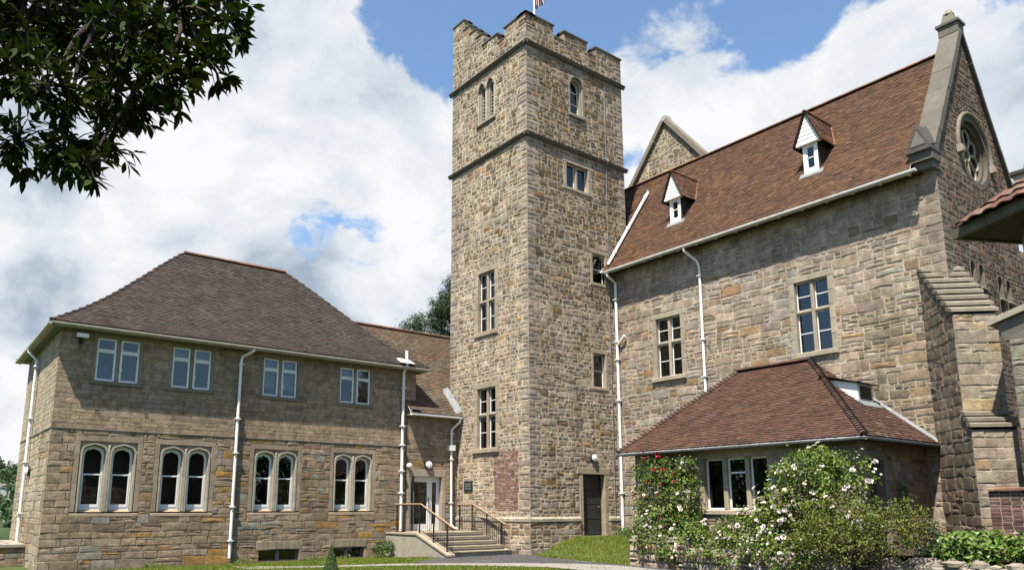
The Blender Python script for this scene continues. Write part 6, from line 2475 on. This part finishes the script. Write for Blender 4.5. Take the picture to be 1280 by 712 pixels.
shrub('low_shrub', 'small dark green shrub growing against the left cheek wall of the steps', 'shrub', (-23.9, 13.8, 0), [((-23.95, 13.75, 0.22), (0.28, 0.3, 0.2)), ((-23.8, 13.5, 0.12), (0.25, 0.25, 0.12))], 60, 12, 0.05, 0.075, 0.045, 207, (0.045, 0.09, 0.02), ntips=8, stemr=0.008)
shrub('shade_plant', 'leafy sprig climbing the shaded side wall of the garden room', 'plant', (-8.9, 19.9, 0.6), [((-8.93, 19.95, 1.9), (0.08, 0.2, 0.4)), ((-8.93, 19.85, 1.2), (0.08, 0.15, 0.6))], 40, 9, 0.05, 0.08, 0.05, 208, (0.06, 0.11, 0.025), ntips=6, stemr=0.008)
# clipped cone
rng = np.random.default_rng(210)
t = thing('topiary_cone', 'small clipped conical evergreen standing on the lawn before the wing', 'shrub', (-17.9, 8.75, -0.02))
mb = MB()
n = 2600
h = rng.uniform(0, 1, n)**1.5
a = rng.uniform(0, 2*math.pi, n)
rad = (1-h)*0.19*rng.uniform(0.75, 1.08, n)+0.012
Pn = np.stack([-17.9+rad*np.cos(a), 8.75+rad*np.sin(a), 0.0+h*0.66], 1)
Dn = np.stack([np.cos(a), np.sin(a), np.full(n, 0.4)], 1)+rand_dirs(rng, n)*0.6
Dn /= np.linalg.norm(Dn, axis=1)[:, None]
add_leaves(mb, Pn, Dn, 0.035, 0.02, rng, pal_cols(rng, n, (0.05, 0.085, 0.02), 0.35))
mb.build('foliage', 'leaf', t)
mb = MB()
mb.tube([(-17.9, 8.75, -0.05), (-17.9, 8.75, 0.5)], [0.02, 0.008], 6)
mb.build('stem', 'bark', t)
# weeds along the foot of the wing wall
rng = np.random.default_rng(211)
mb = MB()
n = 900
y = rng.uniform(5, 13.9, n)
k = (np.sin(y*2.3)+np.sin(y*5.1+1)) > 0.25
y = y[k]
n = len(y)
Pn = np.stack([-24.3+rng.uniform(-0.15, 0.25, n), y, rng.uniform(-0.13, -0.02, n)], 1)
Dn = rand_dirs(rng, n)+np.array([0.4, 0, 0.5])
Dn /= np.linalg.norm(Dn, axis=1)[:, None]
add_leaves(mb, Pn, Dn, 0.09, 0.035, rng, pal_cols(rng, n, (0.10, 0.15, 0.03), 0.35))
tag(mb.build('border_weeds', 'leaf'), kind='stuff')

# overhanging broad-leaved tree, trunk out of view on the left
rng = np.random.default_rng(301)
rnd = random.Random(301)
oak = thing('overhanging_tree', 'dark broad-leaved branch with pointed leaves hanging in at the top left', 'tree', (-7.6, -2.2, 0))
LUMPS = [(-5.36, 0.29, 4.62, 0.31), (-5.66, 0.63, 4.95, 0.34), (-4.82, 0.84, 4.55, 0.28), (-5.0, 1.19, 4.83, 0.26), (-4.34, 1.29, 4.57, 0.15), (-4.98, 0.44, 4.1, 0.27), (-5.25, 0.83, 4.4, 0.3),
         (-4.54, 0.99, 4.17, 0.2), (-4.75, 1.29, 4.5, 0.18), (-5.47, 0.36, 3.93, 0.22), (-4.97, 0.56, 3.74, 0.18), (-5.04, 0.75, 3.93, 0.21), (-5.05, 1.0, 4.18, 0.17), (-4.79, 0.67, 3.6, 0.1),
         (-5.78, -0.04, 4.47, 0.37), (-5.56, 0.31, 5.34, 0.44), (-5.25, 0.84, 5.47, 0.45), (-5.11, 1.34, 5.5, 0.35), (-6.2, 0.1, 5.3, 0.5), (-6.4, 0.8, 5.7, 0.5), (-5.9, 1.3, 5.9, 0.45)]
bk = MB()
trunk = [Vector((-7.6, -2.2, -0.2)), Vector((-7.5, -2.1, 1.5)), Vector((-7.3, -1.9, 3.2)), Vector((-7.2, -1.6, 5.0)), Vector((-7.3, -1.2, 7.0))]
bk.tube(trunk, [0.34, 0.29, 0.25, 0.18, 0.1], 10)
lv = MB()
limb0 = Vector((-7.25, -1.75, 4.1))
hubs = [Vector((-6.2, -0.4, 4.9)), Vector((-5.75, 0.3, 4.95)), Vector((-5.4, 0.75, 5.0)), Vector((-5.0, 1.15, 4.95))]
bk.tube([limb0, Vector((-6.8, -1.1, 4.7))]+hubs, [0.11, 0.09, 0.065, 0.045, 0.03, 0.015], 8)


def big_leaf(p, axis, up, L, W, col):
    axis = axis.normalized()
    side = axis.cross(up)
    if side.length < 1e-4:
        side = axis.cross(Vector((1, 0.2, 0)))
    side.normalize()
    nn = side.cross(axis).normalized()
    prof = [(0.08, 0.08), (0.3, 0.36), (0.55, 0.5), (0.8, 0.3), (1.0, 0.0)]
    mid, l_, r_ = [], [], []
    cur = rnd.uniform(-0.1, 0.25)
    for s, w in prof:
        c = p+axis*(L*s)-nn*(cur*L*s*s)
        mid.append(c)
        l_.append(c+side*(W*w)+nn*(W*w*0.25))
        r_.append(c-side*(W*w)+nn*(W*w*0.25))
    V = [p]+mid+l_[:-1]+r_[:-1]
    n = len(prof)
    F = [(0, 1, n+1), (0, 2*n, 1)]
    for i in range(n-1):
        a, b = 1+i, 2+i
        if i < n-2:
            F.append((a, b, n+2+i, n+1+i))
            F.append((a, 2*n+i, 2*n+1+i, b))
        else:
            F.append((a, b, n+1+i))
            F.append((a, 2*n+i, b))
    lv.poly(V, F, col)


for (cx, cy, cz, r) in LUMPS:
    c = Vector((cx, cy, cz))
    hub = min(hubs, key=lambda h: (h-c).length)
    m = hub.lerp(c, 0.5)+Vector((rnd.uniform(-0.06, 0.06), rnd.uniform(-0.06, 0.06), 0.06))
    bk.tube([hub, m, c], [0.018, 0.013, 0.008], 6)
    nt_ = int(48*(r/0.28)**1.7)+5
    for k in range(nt_):
        d = Vector(rand_dirs(rng, 1)[0])
        tip = c+d*(r*rnd.uniform(0.25, 1.25))
        tip.z -= 0.05*rnd.random()
        if k % 2 == 0:
            bk.tube([c+d*r*0.1, c.lerp(tip, 0.6)+Vector((0, 0, 0.02)), tip], [0.006, 0.004, 0.002], 4)
        ax = (d+Vector((0.25, 0.35, -0.25))).normalized()
        nl = rnd.randint(5, 8)
        ph = rnd.uniform(0, 6.28)
        s1 = ax.cross(Vector((0, 0, 1))).normalized()
        s2 = s1.cross(ax)
        for i in range(nl):
            an = ph+2*math.pi*i/nl+rnd.uniform(-0.3, 0.3)
            el = rnd.uniform(0.5, 1.25)
            q = ax*math.cos(el)+(s1*math.cos(an)+s2*math.sin(an))*math.sin(el)+Vector((0, 0, -0.25))
            m = rnd.uniform(0.7, 1.3)
            big_leaf(tip-ax*rnd.uniform(0, 0.04), q, Vector((0, 0, 1))+ax*0.3, rnd.uniform(0.06, 0.14), rnd.uniform(0.026, 0.05), (0.020*m, 0.032*m, 0.008*m))
bk.build('trunk', 'bark', oak)
lv.build('crown', 'leaf_dark', oak)

# pine behind the link, beside the tower
rng = np.random.default_rng(302)
rnd = random.Random(302)
pine = thing('pine_tree', 'dark pine with layered crown showing above the link roof beside the tower', 'tree', (-46.5, 34.0, 0))
PL = [((-45.0, 27.6, 14.9), (1.0, 1.1, 0.5)), ((-45.4, 28.9, 15.6), (1.3, 1.4, 0.8)), ((-44.6, 29.6, 16.6), (1.1, 1.1, 0.65)), ((-45.5, 30.6, 16.3), (1.4, 1.2, 0.9)), ((-45.0, 30.6, 17.6), (1.0, 0.9, 0.7)), ((-45.4, 31.4, 18.8), (1.2, 0.9, 0.9)),
      ((-45.0, 30.2, 14.6), (0.9, 0.9, 0.45)), ((-45.0, 32.0, 15.2), (1.0, 1.1, 0.7)), ((-46, 33.6, 17.8), (1.5, 1.5, 1.0)), ((-46.5, 35.3, 15.9), (1.5, 1.6, 1.0)), ((-46, 33.2, 19.8), (1.2, 1.0, 0.8)), ((-48, 32, 15.2), (1.5, 1.5, 1)), ((-46, 31.6, 17.2), (1.3, 1.2, 0.9))]
PL = [((c[0], c[1]+0.1, c[2]-0.85), r) for c, r in PL]
mb = MB()
crown(mb, PL, 620, 34, 0.17, 0.24, 0.05, rng, (0.03, 0.058, 0.022), 0.35, 0.2, 0.3)
mb.build('crown', 'needle', pine)
mb = MB()
mb.tube([(-46.5, 34.0, -3), (-46.4, 34.0, 8), (-46.2, 33.9, 14), (-46, 34.2, 19)], [0.4, 0.33, 0.22, 0.08], 8)
for c, r in PL:
    a = Vector((-46.3, 33.95, c[2]-1.0))
    mb.tube([a, a.lerp(Vector(c), 0.5)+Vector((0, 0, 0.1)), Vector(c)], [0.12, 0.08, 0.03], 6)
mb.build('trunk', 'bark', pine)

# distant wooded hill on the far left, with a small pale house
mb = MB()
cx, cy = -420, 40
n = 40


def hill_z(x, y):
    return -14+30*math.exp(-((x+430)/170)**2-((y-0)/150)**2)


for i in range(n):
    for j in range(n):
        q = []
        for a, b in ((i, j), (i+1, j), (i+1, j+1), (i, j+1)):
            x, y = -640+440*a/n, -260+640*b/n
            q.append((x, y, hill_z(x, y)))
        mb.face(q)
tag(mb.build('hills', 'hillside'), kind='structure')
rng = np.random.default_rng(303)
mb = MB()
L_ = []
rnd = random.Random(303)
while len(L_) < 520:
    x, y = rnd.uniform(-520, -235), rnd.uniform(-60, 140)
    if math.hypot(x+325, y-29.8) < 6 or (-325 < x and abs(y-29.8*x/-325) < 3.5 and x < -300):
        continue
    r = rnd.uniform(3, 5.5)
    L_.append(((x, y, hill_z(x, y)+r*0.7), (r, r, r*0.95)))
crown(mb, L_, 5200, 14, 1.0, 1.5, 1.0, rng, (0.032, 0.062, 0.018), 0.35, 0.2, 0.6)
tag(mb.build('hill_wood', 'leaf'), kind='stuff')
hs = thing('distant_house', 'tiny pale house among the trees on the far hillside', 'house', (-325, 29.3, hill_z(-325, 29.3)))
z0 = hill_z(-325, 29.3)
mb = MB()
mb.box((-327, 28.2, z0-1), (-323, 31.4, z0+2.6), (0.75, 0.74, 0.7))
mb.build('wall', 'dressed_stone', hs)
mb = MB()
mb.hexa([(-327.2, 28.0, z0+2.6), (-322.8, 28.0, z0+2.6), (-322.8, 31.6, z0+2.6), (-327.2, 31.6, z0+2.6), (-325.1, 28.0, z0+4), (-324.9, 28.0, z0+4), (-324.9, 31.6, z0+4), (-325.1, 31.6, z0+4)], (0.2, 0.18, 0.18))
mb.build('roof', 'tile', hs)
# hedge trees nearer, beyond the wing's end
for i, (x, y, h, lab) in enumerate(((-75, 3.6, 1.2, 'dark green tree just beyond the end of the left wing, below the hill'), (-62, -1.5, 0.4, 'lower rounded tree left of the wing at the picture edge'))):
    zb = -7.5
    rng = np.random.default_rng(310+i)
    t = thing('hedge_tree', lab, 'tree', (x, y, zb))
    lm = [((x, y, zb+h+5.0), (2.3, 2.3, 2.2)), ((x+0.6, y+1.6, zb+h+4.0), (1.8, 1.8, 1.8)), ((x-0.4, y-1.8, zb+h+4.2), (2, 2, 1.8)), ((x, y, zb+h+3), (2.4, 2.6, 2.0))]
    mb = MB()
    crown(mb, lm, 420, 16, 0.3, 0.26, 0.17, rng, (0.05, 0.095, 0.022), 0.35, 0.2, 0.5)
    mb.build('crown', 'leaf', t)
    mb = MB()
    mb.tube([(x, y, zb-4), (x, y, zb+3), (x+0.2, y, zb+5)], [0.25, 0.2, 0.08], 8)
    mb.build('trunk', 'bark', t)

# belt of garden trees behind and beside the viewer, seen only as reflections in the window panes
rng = np.random.default_rng(320)
rnd = random.Random(320)
L_ = []
for k in range(52):
    a = math.radians(-170+k*4.3+rnd.uniform(-1, 1))
    rr = rnd.uniform(44, 56)
    h = rnd.uniform(5, 9)
    x, y = -12+rr*math.cos(a), 6+rr*math.sin(a)
    L_.append(((x, y, h*0.5), (3.4, 3.4, h*0.55)))
mb = MB()
crown(mb, L_, 1900, 12, 0.7, 1.1, 0.8, rng, (0.04, 0.07, 0.02), 0.3, 0.2, 0.5)
tag(mb.build('tree_belt', 'leaf'), kind='stuff')

# leaf litter on the path and paving
rng = np.random.default_rng(330)
n = 220
x = rng.uniform(-20.5, -12.5, n)
y = 16.9-np.abs(rng.normal(0, 1.6, n))-0.05*(x+20)*0
k = y > 12.5
x, y = x[k], y[k]
n = len(x)
mb = MB()
add_leaves(mb, np.stack([x, y, np.full(n, 0.022)], 1), np.array([[0.1, 0.1, 1.0]])+rand_dirs(rng, n)*0.3, 0.06, 0.035, rng, pal_cols(rng, n, (0.16, 0.10, 0.04), 0.4))
tag(mb.build('leaf_litter', 'leaf'), kind='stuff')
